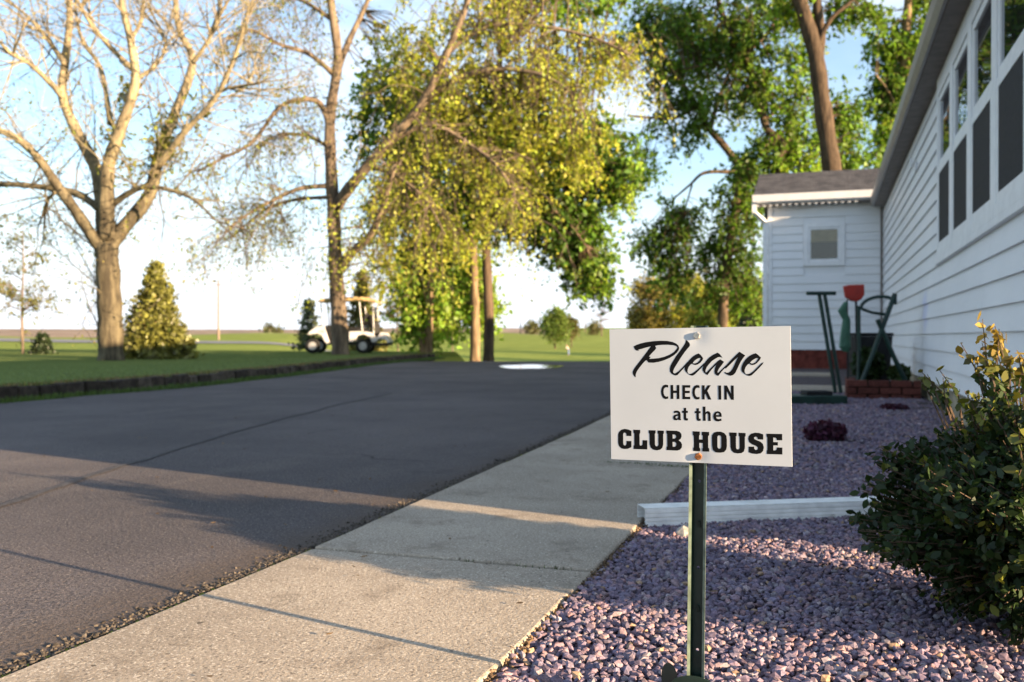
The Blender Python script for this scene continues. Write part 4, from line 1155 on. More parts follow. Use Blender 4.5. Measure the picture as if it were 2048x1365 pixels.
for a_ in ((880, 110, 130, 110, 190), (1010, 110, 130, 95, 200), (1130, 120, 120, 85, 190), (1240, 115, 68, 62, 95), (1120, 240, 130, 85, 200), (960, 250, 120, 100, 190), (830, 270, 90, 110, 130),
           (800, -110, 170, 110, 170), (1010, -110, 170, 110, 190), (900, -280, 180, 90, 170), (620, -120, 130, 110, 90), (680, -280, 140, 100, 100),
           (1010, 370, 120, 85, 180), (1130, 330, 70, 70, 80), (790, 420, 70, 100, 100), (880, 440, 90, 80, 120), (790, 520, 45, 70, 50), (950, 30, 120, 60, 100), (800, 120, 80, 90, 80)):
    t.blob(a_[0], a_[1], a_[2], a_[3], int(a_[4] * .36), 30, YG if random.random() < .85 else OL, .058, .20, dz=.9, droop=1.1, twig=.4)
t.finish()
# trees along the crest
t = Tree('tree', 'leafy tree with low green foliage wrapped round its trunk beside the cart', (856, 716), 30.0, M['bark_warm'])
L = t.limb
L([(856, 716), (858, 640), (862, 560), (870, 480), (860, 380), (830, 260), (800, 140)], 12, 4, 0, 10, True)
L([(846, 716), (838, 640), (828, 560), (815, 470)], 6, 2, .4); L([(866, 520), (900, 440), (930, 340)], 6, 2, 1); L([(862, 420), (810, 350), (770, 300)], 5, 2, .5)
for a_ in ((838, 610, 34, 80, 90, LG), (872, 610, 28, 70, 60, LG), (845, 510, 55, 60, 110, GR), (800, 400, 65, 70, 70, GR), (785, 255, 70, 75, 85, GR), (870, 330, 80, 70, 60, GR), (770, 180, 50, 60, 46, GR), (850, 190, 60, 60, 50, LG)):
    t.blob(a_[0], a_[1], a_[2], a_[3], a_[4], 34, a_[5], .075, .25, dz=.5, twig=.4)
t.finish()
t = Tree('tree', 'leafy tree with sunlit tan trunk under pale green hanging foliage', (950, 722), 33.0, M['bark_warm'])
L = t.limb
L([(950, 722), (950, 640), (948, 560), (945, 480), (930, 380), (920, 250)], 13, 5, 0, 10, True)
L([(946, 500), (900, 430), (860, 360)], 6, 2, .6); L([(944, 470), (990, 390), (1010, 300)], 6, 2, 1)
for a_ in ((925, 610, 45, 55, 90, LG), (960, 590, 30, 60, 50, LG), (915, 520, 50, 60, 90, LG), (900, 420, 75, 65, 70, LG), (930, 300, 80, 80, 70, GR), (1000, 320, 70, 70, 60, GR)):
    t.blob(a_[0], a_[1], a_[2], a_[3], a_[4], 34, a_[5], .08, .27, dz=1.0, twig=.35)
t.finish()
t = Tree('tree', 'dark-trunked tree with dense deep green crown and a round pruning scar', (977, 720), 28.5, M['bark_dark'])
L = t.limb
L([(977, 720), (978, 640), (975, 560), (972, 480), (978, 430), (985, 340), (990, 240), (1000, 120)], 12.5, 6, 0, 12, True)
L([(976, 440), (1010, 425), (1050, 415), (1085, 410), (1130, 440), (1170, 490)], 7, 2, -.8); L([(980, 420), (1030, 350), (1090, 300), (1170, 290)], 6, 2, .8); L([(975, 470), (955, 440), (935, 400), (900, 350)], 5, 2, .5); L([(1050, 415), (1100, 380), (1180, 350), (1240, 330)], 4, 1.5, .6)
for a_ in ((1000, 400, 80, 60, 120), (1090, 390, 90, 60, 140), (1120, 460, 70, 50, 100), (1165, 520, 34, 50, 46), (1190, 540, 26, 40, 30), (1210, 350, 75, 55, 90), (1050, 300, 110, 60, 130), (1170, 280, 80, 60, 90), (1000, 200, 120, 90, 120), (1150, 440, 60, 45, 60), (1120, -40, 150, 80, 130), (1060, -180, 150, 100, 140)):
    t.blob(a_[0], a_[1], a_[2], a_[3], a_[4], 34, DG if random.random() < .6 else GR, .075, .24, dz=.2, twig=.5)
t.blob(1185, 545, 30, 40, 40, 30, LG, .07, .2); t.blob(1230, 350, 50, 40, 50, 30, LG, .07, .22)
t.finish()
# trees behind the annex
t = Tree('tree', 'leaning tree with dark limbs and pale lower trunk left of the annex', (1443, 690), 38.0, M['bark_dark'])
L = t.limb
L([(1443, 700), (1447, 600), (1455, 520), (1470, 420), (1479, 344), (1449, 294), (1419, 259), (1394, 214), (1354, 154), (1324, 112), (1290, 60)], 12, 4, 0, 10, True)
L([(1394, 214), (1350, 236), (1300, 236), (1255, 232)], 4, 2, -.6); L([(1470, 345), (1410, 346), (1380, 370), (1352, 394)], 4.5, 1.5, -.6); L([(1384, 370), (1375, 400), (1370, 420)], 2, 1, 0)
L([(1419, 259), (1440, 190), (1470, 120), (1500, 60)], 6, 2, 1)
for a_ in ((1450, 470, 75, 80, 130, DG), (1450, 570, 60, 40, 60, DG), (1340, 440, 60, 50, 70, DG), (1320, 490, 60, 40, 70, DG), (1345, 545, 40, 50, 50, DG), (1500, 560, 30, 70, 50, GR), (1500, 400, 55, 70, 90, GR), (1340, 180, 60, 70, 80, DG), (1370, 90, 80, 60, 110, DG), (1290, 50, 90, 50, 100, DG), (1410, 210, 60, 60, 40, GR), (1360, 250, 50, 45, 34, DG), (1290, 300, 40, 60, 26, LG)):
    t.blob(a_[0], a_[1], a_[2], a_[3], int(a_[4] * .72), 32, a_[5], .08, .30, dz=.3, twig=.4)
t.finish()
t = Tree('tree', 'dark leafy tree rising behind the annex roof, its trunk curving left', (1560, 690), 33.0, M['bark_dark'])
L = t.limb
L([(1560, 690), (1560, 500), (1559, 339), (1563, 289), (1534, 259), (1519, 209), (1499, 139), (1479, 100), (1444, 30), (1420, -60)], 11, 5, 0, 10, True)
L([(1519, 209), (1480, 160), (1430, 130), (1370, 140)], 4, 2, -.6); L([(1530, 240), (1580, 200), (1620, 180)], 4, 2, .6); L([(1490, 110), (1540, 60), (1560, 0)], 5, 2, .6)
for a_ in ((1420, 60, 110, 60, 140, DG), (1510, 60, 90, 80, 130, DG), (1560, 160, 70, 80, 120, GR), (1590, 260, 60, 60, 100, GR), (1540, 310, 60, 40, 70, GR), (1480, 200, 60, 50, 50, DG), (1440, 120, 70, 50, 70, DG), (1600, 330, 50, 30, 50, LG), (1510, 330, 40, 40, 40, DG), (1430, -110, 140, 90, 110, GR), (1400, -240, 120, 90, 110, GR)):
    t.blob(a_[0], a_[1], a_[2], a_[3], int(a_[4] * .70), 32, a_[5], .075, .27, dz=.2, twig=.4)
t.finish()
t = Tree('tree', 'straight brown trunk forking high above the annex roof', (1690, 690), 29.0, M['bark_brown'])
L = t.limb
L([(1690, 690), (1678, 480), (1664, 344), (1645, 219), (1630, 110), (1598, 0), (1585, -60)], 24, 13, 0, 12, True)
L([(1634, 140), (1640, 70), (1632, 0), (1628, -80)], 11, 8, .5); L([(1636, 90), (1660, 40), (1705, 0), (1740, -50)], 6, 3, -.5)
for a_ in ((1690, 250, 30, 70, 60, GR), (1700, 320, 26, 30, 26, GR), (1700, 20, 50, 40, 40, GR), (1570, 10, 40, 50, 40, LG), (1600, -190, 150, 110, 120, GR), (1740, -200, 100, 90, 70, GR), (1660, -330, 150, 110, 130, GR)):
    t.blob(a_[0], a_[1], a_[2], a_[3], a_[4], 30, a_[5], .07, .22, dz=.8, twig=.4)
t.finish()
t = Tree('tree', 'upright leafy tree showing above the clubhouse eave', (1812, 690), 33.0, M['bark_warm'])
L = t.limb
L([(1812, 690), (1810, 400), (1805, 250), (1808, 120), (1815, 0), (1818, -80)], 13, 7, 0, 10, True)
L([(1806, 250), (1780, 190), (1750, 150)], 4, 1.5, -.5); L([(1808, 150), (1840, 90), (1860, 40)], 4, 1.5, .5)
for a_ in ((1800, 120, 40, 110, 90, GR), (1775, 190, 36, 60, 50, DG), (1800, 260, 34, 70, 60, LG), (1840, 60, 40, 70, 60, GR), (1760, 70, 34, 60, 34, GR), (1820, -110, 90, 110, 120, GR), (1770, 300, 26, 30, 20, GR)):
    t.blob(a_[0], a_[1], a_[2], a_[3], a_[4], 30, a_[5], .08, .22, dz=.2, twig=.4)
t.finish()

def simple_tree(name, label, base, D, h_px, r_px, colr, clumps, size, bark, group=None, m_=26, shape='round'):
    t = Tree(name, label, base, D, bark, group=group)
    x, y = base
    t.limb([(x, y), (x + 1, y - h_px * .35), (x - 1, y - h_px * .7), (x, y - h_px * .95)], max(1.2, r_px * .07), .6, 0, 6, True)
    for s_ in (-1, 1): t.limb([(x, y - h_px * .35), (x + s_ * r_px * .4, y - h_px * .55), (x + s_ * r_px * .6, y - h_px * .7)], max(.8, r_px * .035), .4, s_ * r_px * t.k * .4, 5)
    if shape == 'round':
        t.blob(x, y - h_px * .42, r_px, h_px * .28, int(clumps * .6), m_, colr, size, size * 3, twig=.2); t.blob(x, y - h_px * .70, r_px * .62, h_px * .28, int(clumps * .4), m_, colr, size, size * 3, twig=.2)
    else:
        t.blob(x, y - h_px * .5, r_px, h_px * .5, clumps, m_, colr, size, size * 3, twig=.3); t.blob(x, y - h_px * .2, r_px * .95, h_px * .22, int(clumps * .5), m_, colr, size, size * 3, twig=.2)
    return t.finish()
simple_tree('tree', 'round green tree standing alone on the far fairway', (1110, 681), 170, 66, 28, (.13, .20, .04), 420, .17, M['bark_dark'])
simple_tree('tree', 'small reddish-green tree beside the round fairway tree', (1143, 671), 180, 36, 12, (.12, .12, .04), 160, .16, M['bark_dark'])
for (x, y, D, h, r, c_, lab) in ((1300, 662, 75, 110, 40, (.17, .15, .04), 'brownish-green shrubby tree at left of the far thicket'), (1370, 665, 80, 130, 50, (.21, .21, .035), 'yellow-green bushy tree in the far thicket beside the pale trunk'), (1410, 668, 70, 110, 34, (.20, .22, .04), 'bright yellow-green shrub in the far thicket behind the sign'), (1475, 668, 72, 125, 26, (.16, .22, .035), 'tall light green shrub between pale trunk and dark conifer'), (1518, 668, 66, 100, 22, (.17, .18, .035), 'olive shrub beside the annex corner')):
    simple_tree('shrub_tree', lab, (x, y), D, h, r, tuple(q * 1.35 for q in c_), 230, .105, M['bark_dark'], 'thicket beyond the driveway', 28, 'bush')
for (x, y, D, h, r, lab) in ((1063, 660, 330, 15, 15, 'low rounded tree clump on the ridge beside the left pole'), (1188, 658, 340, 16, 9, 'small brownish tree on the ridge beside the leafless tree'), (545, 668, 260, 10, 14, 'low bush on the far field edge beyond the road')):
    simple_tree('shrub_tree', lab, (x, y), D, h, r, (.13, .14, .06), 40, .32, M['bark_dark'], 'bushes on the horizon', 20, 'bush')
for (x, y, D, h, r, lab) in ((1877, 700, 106, 220, 75, 'full green tree beyond the far end of the clubhouse'), (1800, 696, 125, 170, 60, 'rounded green tree farther beyond the clubhouse end')):
    simple_tree('tree', lab, (x, y), D, h, r, (.12, .20, .04), 300, .2, M['bark_dark'])
def bare_tree(label, base, D, h, spread, n, leafc=None, bark='bark_grey', lsz=.03, thick=1.0, group=None):
    t = Tree('bare_tree', label, base, D, M[bark], group=group); x, y = base
    t.limb([(x, y), (x - 2, y - h * .4), (x + 1, y - h * .75), (x, y - h)], max(1.4, h * .018) * thick, .7, 0, 7, True)
    for k in range(n):
        f_ = random.uniform(.25, .95); s_ = random.choice((-1, 1)); w_ = spread * (1.1 - f_ * .7) * random.uniform(.5, 1)
        t.limb([(x, y - h * f_), (x + s_ * w_ * .5, y - h * (f_ + .05)), (x + s_ * w_, y - h * (f_ + random.uniform(.04, .16)))], max(.7, h * .006) * thick, .35, random.uniform(-1, 1) * spread * t.k, 5)
    e = t.twigs(5, 5, h * t.k * .14, h * t.k * .07, .2, .1, .012 * D / 30, .2)
    if leafc: random.shuffle(e); t.leaves_at(e[:int(len(e) * .7)], 3, h * t.k * .012, lsz, leafc)
    return t.finish()
bare_tree('slender sparsely leafed young tree at the left end of the lawn', (46, 720), 27, 250, 85, 16, (.15, .15, .05), lsz=.05)
bare_tree('thin young tree with hazy new leaves right of the golf cart', (796, 702), 45, 130, 38, 14, (.16, .16, .06), lsz=.07)
bare_tree('thin bare sapling on the fairway between the crest trees', (905, 690), 60, 60, 16, 8, (.16, .16, .06), lsz=.08)
bare_tree('distant leafless tree on the far ridge', (1203, 657), 330, 48, 24, 16, None, 'bark_grey')
def conifer(label, base, D, h, r, colr, n, size, name='spruce_tree', tiers=16, low=.03, per=13):
    t = Tree(name, label, base, D, M['bark_dark'], 'needle'); k = t.k; x, y = base; H_ = h * k; R_ = r * k
    t.limb([(x, y), (x, y - h * .5), (x, y - h * .98)], max(1.5, r * .06), .5, 0, 7, True)
    b0 = P(x, y, D); cen = []
    for i in range(tiers):
        f_ = low + (1 - low) * (i / tiers) ** .92; z_ = b0.z + H_ * f_; rr = R_ * (1 - f_) ** .95 + R_ * .012
        for j in range(per if f_ < .75 else 7):
            a_ = 2 * math.pi * (j + random.random() * .8) / per + i; rl = rr * random.uniform(.72, 1.12)
            tip = Vector((b0.x + math.cos(a_) * rl, b0.y + math.sin(a_) * rl, z_ - rl * .12 + H_ * random.uniform(-.02, .03)))
            s0 = Vector((b0.x, b0.y, z_))
            t.mb.tube([s0, s0.lerp(tip, .5) + Vector((0, 0, -rl * .06)), tip], [.03 * R_ / 1.5, .02 * R_ / 1.5, .005], 4, False)
            for q in range(max(3, int(9 * rl / R_))):
                u = random.uniform(.25, 1.05); cen.append(s0.lerp(tip, u) + Vector((random.gauss(0, .07 * R_ * u), random.gauss(0, .07 * R_ * u), random.gauss(.01, .035 * R_))))
    c = np.array([tuple(q) for q in cen]); m_ = max(3, int(n / len(c))); c = np.repeat(c, m_, 0)
    t.cen.append(c + RNG.normal(0, size * 1.1, c.shape)); t.siz.append(size * RNG.uniform(.6, 1.3, len(c)))
    tone = np.repeat(RNG.uniform(.4, 1.5, len(c) // m_), m_)[:, None]
    t.col.append(np.array([colr]) * tone * RNG.uniform(.8, 1.2, (len(c), 1)))
    return t.finish()
conifer('full golden-green spruce standing beside the broad bare tree', (312, 716), 21.5, 186, 76, (.155, .16, .035), 24000, .055, tiers=26, per=17)
conifer('small dark spruce on the lawn by the slender young tree', (84, 722), 27, 50, 25, (.028, .045, .018), 6000, .06, tiers=12)
conifer('open-branched blue-grey pine left of the golf cart', (617, 706), 36, 110, 42, (.13, .16, .085), 2300, .07, 'pine_tree', tiers=7, low=.14, per=6)
conifer('dark conifer rising behind the golf cart roof', (724, 706), 38, 168, 52, (.17, .16, .045), 5600, .08, tiers=13, per=8)
conifer('dark conifer in the far thicket by the annex', (1497, 668), 62, 76, 18, (.03, .045, .018), 5000, .12, tiers=12)

# utility poles far off
for (x, y0, y1, D, lab) in ((437, 683, 560, 130, 'distant wooden utility pole beside the far road'), (1041, 662, 598, 330, 'distant utility pole on the ridge left of the round tree'), (1170, 660, 590, 360, 'distant utility pole on the ridge right of the round tree')):
    b_ = P(x, y0, D); t_ = P(x, y1, D); gz = float(terrain_z(b_.x, b_.y))
    po = thing('utility_pole', (b_.x, b_.y, gz), lab, 'pole', 'utility poles on the horizon')
    m = MB(); m.tube([(b_.x, b_.y, gz - .3), (t_.x, t_.y, t_.z)], [.17, .11], 8); build('shaft', m, M['pole'], po)
    r_ = W(1, 0); m = MB(); c_ = Vector((t_.x, t_.y, t_.z - .7)); m.tube([c_ - r_ * 1.2 - W(0, .16), c_ + r_ * 1.2 - W(0, .16)], .07, 5); build('crossarm', m, M['pole'], po)

# low concrete wall at the far left of the lawn
a_, b_ = P(-40, 716, 31), P(150, 716, 31)
m = MB(); dpt = W(0, .25); lo = Vector((0, 0, -.55))
m.hexa([a_ + lo, b_ + lo, b_ + dpt + lo, a_ + dpt + lo, a_ + Vector((0,0,.05)), b_ + Vector((0,0,.05)), b_ + dpt + Vector((0,0,.05)), a_ + dpt + Vector((0,0,.05))])
o = build('low_wall', m, M['concrete'], origin=(a_.x, a_.y, a_.z - .5)); tag(o, 'low grey concrete wall beyond the lawn behind the small dark spruce', 'wall')

# ------------------------------------------------------------------ golf cart
CD_ = 28.0; ck = CD_ / F; cb = P(607, 706, CD_); cz = LZ
cart = thing('golf_cart', (W((690 - CX) * ck, CD_ + .6).x, W((690 - CX) * ck, CD_ + .6).y, cz), 'white golf cart with beige roof parked behind the tall tree trunk', 'golf cart')
def C(l, dpt, z_): p = W((607 - CX) * ck + l, CD_ + dpt); return (p.x, p.y, cz + z_)
def cprism(poly, d0, d1, name, mat, par=cart, **kw):
    m = MB(); m.prism(poly, d0, d1, lambda a, b, c: C(a, c, b)); return build(name, m, mat, par, **kw)
cprism([(.10, .56), (.16, .66), (.40, .84), (.52, .88), (.60, .84), (.78, .30), (.72, .26), (.62, .36), (.52, .55), (.40, .60), (.22, .58)], .05, 1.15, 'front_cowl', M['cartwhite'], bevel=.02)
cprism([(.72, .26), (1.42, .26), (1.42, .33), (.72, .33)], .05, 1.15, 'floor', M['black'])
rear = cprism([(1.36, .34), (1.36, .66), (1.75, .68), (2.05, .62), (2.22, .44), (2.20, .36), (2.06, .33), (1.98, .50), (1.80, .58), (1.62, .54), (1.50, .36)], .03, 1.17, 'rear_body', M['cartwhite'], bevel=.02)
cprism([(2.14, .40), (2.30, .64), (2.42, .62), (2.58, .34), (2.52, .30), (2.44, .42), (2.28, .44)], .12, 1.08, 'bag_well_cover', M['cartwhite'], bevel=.015)
cprism([(2.0, .24), (2.56, .24), (2.56, .31), (2.0, .31)], .1, 1.1, 'bumper', M['black'])
cprism([(1.34, .67), (1.84, .69), (1.84, .80), (1.34, .80)], .1, 1.1, 'seat', M['black'], bevel=.03)
cprism([(1.66, .86), (1.76, .84), (1.92, 1.18), (1.84, 1.22)], .12, 1.08, 'backrest', M['black'], bevel=.03)
cprism([(.44, 1.60), (.62, 1.66), (1.2, 1.71), (1.9, 1.70), (2.18, 1.62), (2.18, 1.53), (1.9, 1.585), (1.2, 1.60), (.6, 1.58), (.44, 1.55)], -.02, 1.22, 'roof', M['cartroof'], bevel=.015)
cprism([(.80, .34), (.66, .82), (.72, .86), (.95, .80), (1.0, .34)], .09, 1.11, 'dashboard', M['black'])
cprism([(1.10, .34), (1.355, .34), (1.355, .66), (1.16, .66)], .09, 1.11, 'seat_base', M['black'])
for (l0, z0, l1, z1) in ((.56, .86, .50, 1.6), (1.76, .66, 1.66, 1.62), (2.10, .60, 2.08, 1.6)):
    for d_ in (.10, 1.10):
        m = MB(); m.tube([C(l0, d_, z0), C(l1, d_, z1)], .02, 6); build('roof_strut', m, M['cartwhite'], cart)
m = MB(); m.tube([C(.72, .35, .62), C(.98, .35, .98)], .018, 6)
ring_ = [C(.98 + .09 * math.cos(q) * .7, .35 + .17 * math.sin(q), .98 + .09 * math.cos(q)) for q in [2 * math.pi * k / 14 for k in range(15)]]
m.tube(ring_, .014, 5); build('steering_wheel', m, M['black'], cart)
for (l, dd_) in ((.26, .0), (.26, .98), (1.78, .0), (1.78, .98)):
    def lathe(prof, n_=22):
        m = MB()
        for (r_, w_) in prof:
            for k in range(n_):
                a_ = 2 * math.pi * k / n_; m.v.append(C(l + r_ * math.cos(a_), dd_ + w_, .225 + r_ * math.sin(a_)))
        for i in range(len(prof) - 1):
            for k in range(n_): m.f.append((i*n_ + k, i*n_ + (k+1) % n_, (i+1)*n_ + (k+1) % n_, (i+1)*n_ + k))
        return m
    w_ = build('wheel', lathe([(.13, .02), (.19, .0), (.22, .03), (.225, .1), (.22, .18), (.19, .21), (.13, .19)]), M['black'], cart, smooth=True)
    build('rim', lathe([(.0, .035), (.05, .03), (.09, .05), (.125, .02), (.13, .1), (.125, .19), (.0, .17)]), M['rim'], w_, smooth=True)
for i_, (l, dd_) in enumerate(((2.06, .36), (2.06, .80))):
    bg = thing('golf_bag', C(l, dd_, .45), ('black golf bag strapped on the near side of the cart rear', 'black golf bag strapped on the far side of the cart rear')[i_], 'golf bag')
    m = MB(); m.tube([C(l + .10, dd_, .45), C(l + .02, dd_, .8), C(l - .10, dd_, 1.18)], [.11, .12, .135], 10); build('bag_body', m, M['black'], bg)
    m = MB()
    for k in range(6):
        a_ = k * 1.05; x_, d2 = l - .10 + .06 * math.cos(a_), dd_ + .06 * math.sin(a_)
        m.tube([C(x_, d2, 1.1), C(x_ - .05 + .02 * k, d2, 1.30 + .03 * (k % 3))], .008, 4); m.tube([C(x_ - .06 + .02 * k, d2, 1.30 + .03 * (k % 3)), C(x_ + .03 + .02 * k, d2, 1.33 + .03 * (k % 3))], .026, 5)
    build('clubs', m, M['black'], bg)

# ------------------------------------------------------------------ golfer far down the fairway
gp = P(1137, 712, 148); gz = float(terrain_z(gp.x, gp.y)); gp.z = gz
per_ = thing('person', gp, 'golfer in pale top and blue trousers bending forward on the fairway', 'person')
def skin(name, verts, edges, radii, mat, parent):
    me = bpy.data.meshes.new(name); me.from_pydata(verts, edges, []); o = link(name, me, mat, parent)
    md = o.modifiers.new('skin', 'SKIN')
    for i, r_ in enumerate(radii): me.skin_vertices[0].data[i].radius = (r_, r_)
    me.skin_vertices[0].data[0].use_root = True
    o.modifiers.new('sub', 'SUBSURF').levels = 1; o.modifiers['sub'].render_levels = 1
    return o
vs = [(0,0,.92),(-.10,0,1.15),(-.22,0,1.38),(-.30,0,1.52),(-.36,0,1.62),(-.36,-.01,1.70),(.02,.11,.88),(.06,.12,.48),(.10,.12,.06),(-.02,.12,.03),(.02,-.11,.88),(-.02,-.12,.48),(-.02,-.12,.06),(-.14,-.12,.03),(-.25,.19,1.34),(-.36,.20,1.08),(-.46,.06,.90),(-.25,-.19,1.34),(-.36,-.20,1.08),(-.46,-.04,.90)]
es = [(0,1),(1,2),(2,3),(3,4),(4,5),(0,6),(6,7),(7,8),(8,9),(0,10),(10,11),(11,12),(12,13),(2,14),(14,15),(15,16),(2,17),(17,18),(18,19)]
rd = [.15,.155,.16,.065,.095,.08,.10,.075,.05,.04,.10,.075,.05,.04,.07,.05,.04,.07,.05,.04]
vr = [(lambda q: (q.x, q.y, v[2]))(W(v[0], v[1])) for v in vs]
body = skin('body', vr, es, rd, M['skin'], per_)
sh_i = [1, 2, 14, 15, 17, 18]; skin('shirt', [vr[i] for i in [0, 1, 2, 14, 15, 17, 18]], [(0,1),(1,2),(2,3),(3,4),(2,5),(5,6)], [.165,.175,.18,.088,.068,.088,.068], M['shirt'], per_)
skin('trousers', [vr[i] for i in [0, 6, 7, 8, 10, 11, 12]], [(0,1),(1,2),(2,3),(0,4),(4,5),(5,6)], [.17,.12,.095,.075,.12,.095,.075], M['jeans'], per_)
skin('hair', [vr[4], vr[5]], [(0, 1)], [.10, .09], M['hair'], per_)

# ------------------------------------------------------------------ things by the annex
def tubeo(name, pts, r_, mat, par, sides=8):
    m = MB(); m.tube(pts, r_, sides); return build(name, m, mat, par, smooth=False)
# shoe brush stand: heavy base, two leaning uprights, T handle
bc = G(1640, 812, -.01); bD = camc(bc.x, bc.y)[1]; bk = bD / F
sb = thing('shoe_brush_stand', (bc.x, bc.y, bed_z(bc.y)), 'dark green shoe-cleaning stand with flat base and T-shaped handle', 'shoe cleaner')
def Q(px, py, dd=0.0): return P(px, py, bD + dd)
zb_ = bed_z(bc.y)
def flatpoly(name, pts, z0, z1, mat, par, bev=.01):
    m = MB(); m.prism([(p.x, p.y) for p in pts], z0, z1); return build(name, m, mat, par, bevel=bev)
rv, fv = W(1, 0), W(0, 1)
flatpoly('base', [bc - rv * .34 - fv * .04, bc + rv * .26 - fv * .0, bc + rv * .26 + fv * .34, bc - rv * .34 + fv * .34], zb_, zb_ + .085, M['green'], sb)
flatpoly('brush', [bc - rv * .10 + fv * .06, bc + rv * .14 + fv * .06, bc + rv * .14 + fv * .26, bc - rv * .10 + fv * .26], zb_ + .086, zb_ + .125, M['black'], sb, .004)
for (x0, x1) in ((1638, 1671), (1649, 1682)):
    p0, p1 = Q(x0, 588, .16), Q(x1, 786, .16); tubeo('upright', [p0, p1], .018, M['green'], sb)
tubeo('handle', [Q(1613, 587, .16), Q(1671, 587, .16)], .019, M['green'], sb, 10)
# folding A-frame bag stand
fD = 9.45
def A(px, py, dd=0.0): return P(px, py, fD + dd)
fb = A(1765, 795); af = thing('bag_stand', (fb.x, fb.y, bed_z(fb.y) - .005), 'dark green A-frame bag stand with curved arms against the clubhouse wall', 'stand')
for dd in (0, .42):
    tubeo('leg', [A(1790, 588, dd * .6), A(1752, 690, dd * .8), A(1711, 800, dd)], .024, M['green'], af)
    tubeo('leg', [A(1755, 640, dd * .7), A(1788, 715, dd * .8), A(1829, 798, dd)], .024, M['green'], af)
hoop = [A(1722 + 34 - 34 * math.cos(q), 612 - 18 * math.sin(q) + 4 * math.cos(q), .12 * math.sin(q)) for q in [math.pi * k / 10 for k in range(11)]]
tubeo('arm', hoop + [A(1790, 590)], .018, M['green'], af); tubeo('arm', [A(1722, 618), A(1745, 626, .1), A(1776, 630, .1)], .016, M['green'], af)
tubeo('upright', [A(1716, 800, .1), A(1718, 700, .1), A(1717, 612, .1)], .019, M['green'], af)
tubeo('crossbar', [A(1735, 730), A(1735, 730, .42)], .016, M['green'], af)
tubeo('crossbar', [A(1788, 592, 0), A(1788, 592, .26)], .016, M['green'], af)
# red scoop on a post
rs = thing('red_scoop', tuple(Vector((A(1714, 800, .3).x, A(1714, 800, .3).y, bed_z(A(1714, 800, .3).y) - .01))), 'red plastic scoop propped upright on a thin pole by the bag stand', 'scoop')
m = MB(); c0 = A(1709, 586, .3); kk = fD / F
sh = [(-22, -14), (-10, -17), (22, -18), (23, 4), (16, 14), (6, 19), (-6, 17), (-18, 9)]
for (d_, s_) in ((0, .9), (.035, 1.0), (.05, .82)):
    for (x_, y_) in sh: q = c0 + rv * (x_ * kk * s_) + fv * d_ - Vector((0, 0, y_ * kk * s_)); m.v.append(tuple(q))
for r_ in range(2):
    for k in range(8): m.f.append((r_*8 + k, r_*8 + (k+1) % 8, r_*8 + 8 + (k+1) % 8, r_*8 + 8 + k))
m.f.append(tuple(range(7, -1, -1))); m.f.append(tuple(16 + k for k in range(8)))
build('scoop_blade', m, M['red'], rs)
tubeo('pole', [A(1712, 604, .3), A(1714, 700, .3), A(1714, 804, .3)], .012, M['black'], rs)
# pale green seed bottle hanging at the stand
gb = thing('green_flag', tuple(A(1690, 792, .2)), 'pale green furled cloth hanging left of the red scoop', 'flag')
gb.location.z = bed_z(gb.location.y) - .01
m = MB()
prof = [(1692, 604, 4), (1684, 622, 9), (1693, 640, 8), (1691, 664, 10), (1690, 694, 12), (1692, 704, 6)]
for (x_, y_, r_) in prof:
    for k in range(8):
        a_ = 2 * math.pi * k / 8; q = A(x_ + r_ * math.cos(a_), y_, .2 + r_ * kk * .6 * math.sin(a_)); m.v.append(tuple(q))
for i in range(len(prof) - 1):
    for k in range(8): m.f.append((i*8 + k, i*8 + (k+1) % 8, (i+1)*8 + (k+1) % 8, (i+1)*8 + k))
build('cloth', m, M['green2'], gb, smooth=False)
tubeo('staff', [A(1694, 600, .22), A(1696, 800, .22)], .009, M['black'], gb)
# dark bin behind
bb = A(1738, 760, .95); zb2 = bed_z(bb.y)
bn = thing('waste_bin', (bb.x, bb.y, zb2), 'black plastic bin standing behind the A-frame stand', 'bin')
def rrect(c, hx, hy): return [(c.x + rv.x * a * hx + fv.x * b * hy, c.y + rv.y * a * hx + fv.y * b * hy) for a, b in ((-1, -.8), (-.8, -1), (.8, -1), (1, -.8), (1, .8), (.8, 1), (-.8, 1), (-1, .8))]
m = MB(); lo, hi = rrect(bb, .17, .15), rrect(bb, .205, .18)
m.v = [(x, y, zb2) for x, y in lo] + [(x, y, zb2 + .62) for x, y in hi]
m.f = [(k, (k+1) % 8, 8 + (k+1) % 8, 8 + k) for k in range(8)] + [tuple(range(7, -1, -1))]
build('bin_body', m, M['black'], bn)
m = MB(); m.prism(rrect(bb, .215, .19), zb2 + .621, zb2 + .66); build('lid', m, M['black'], bn, bevel=.008)
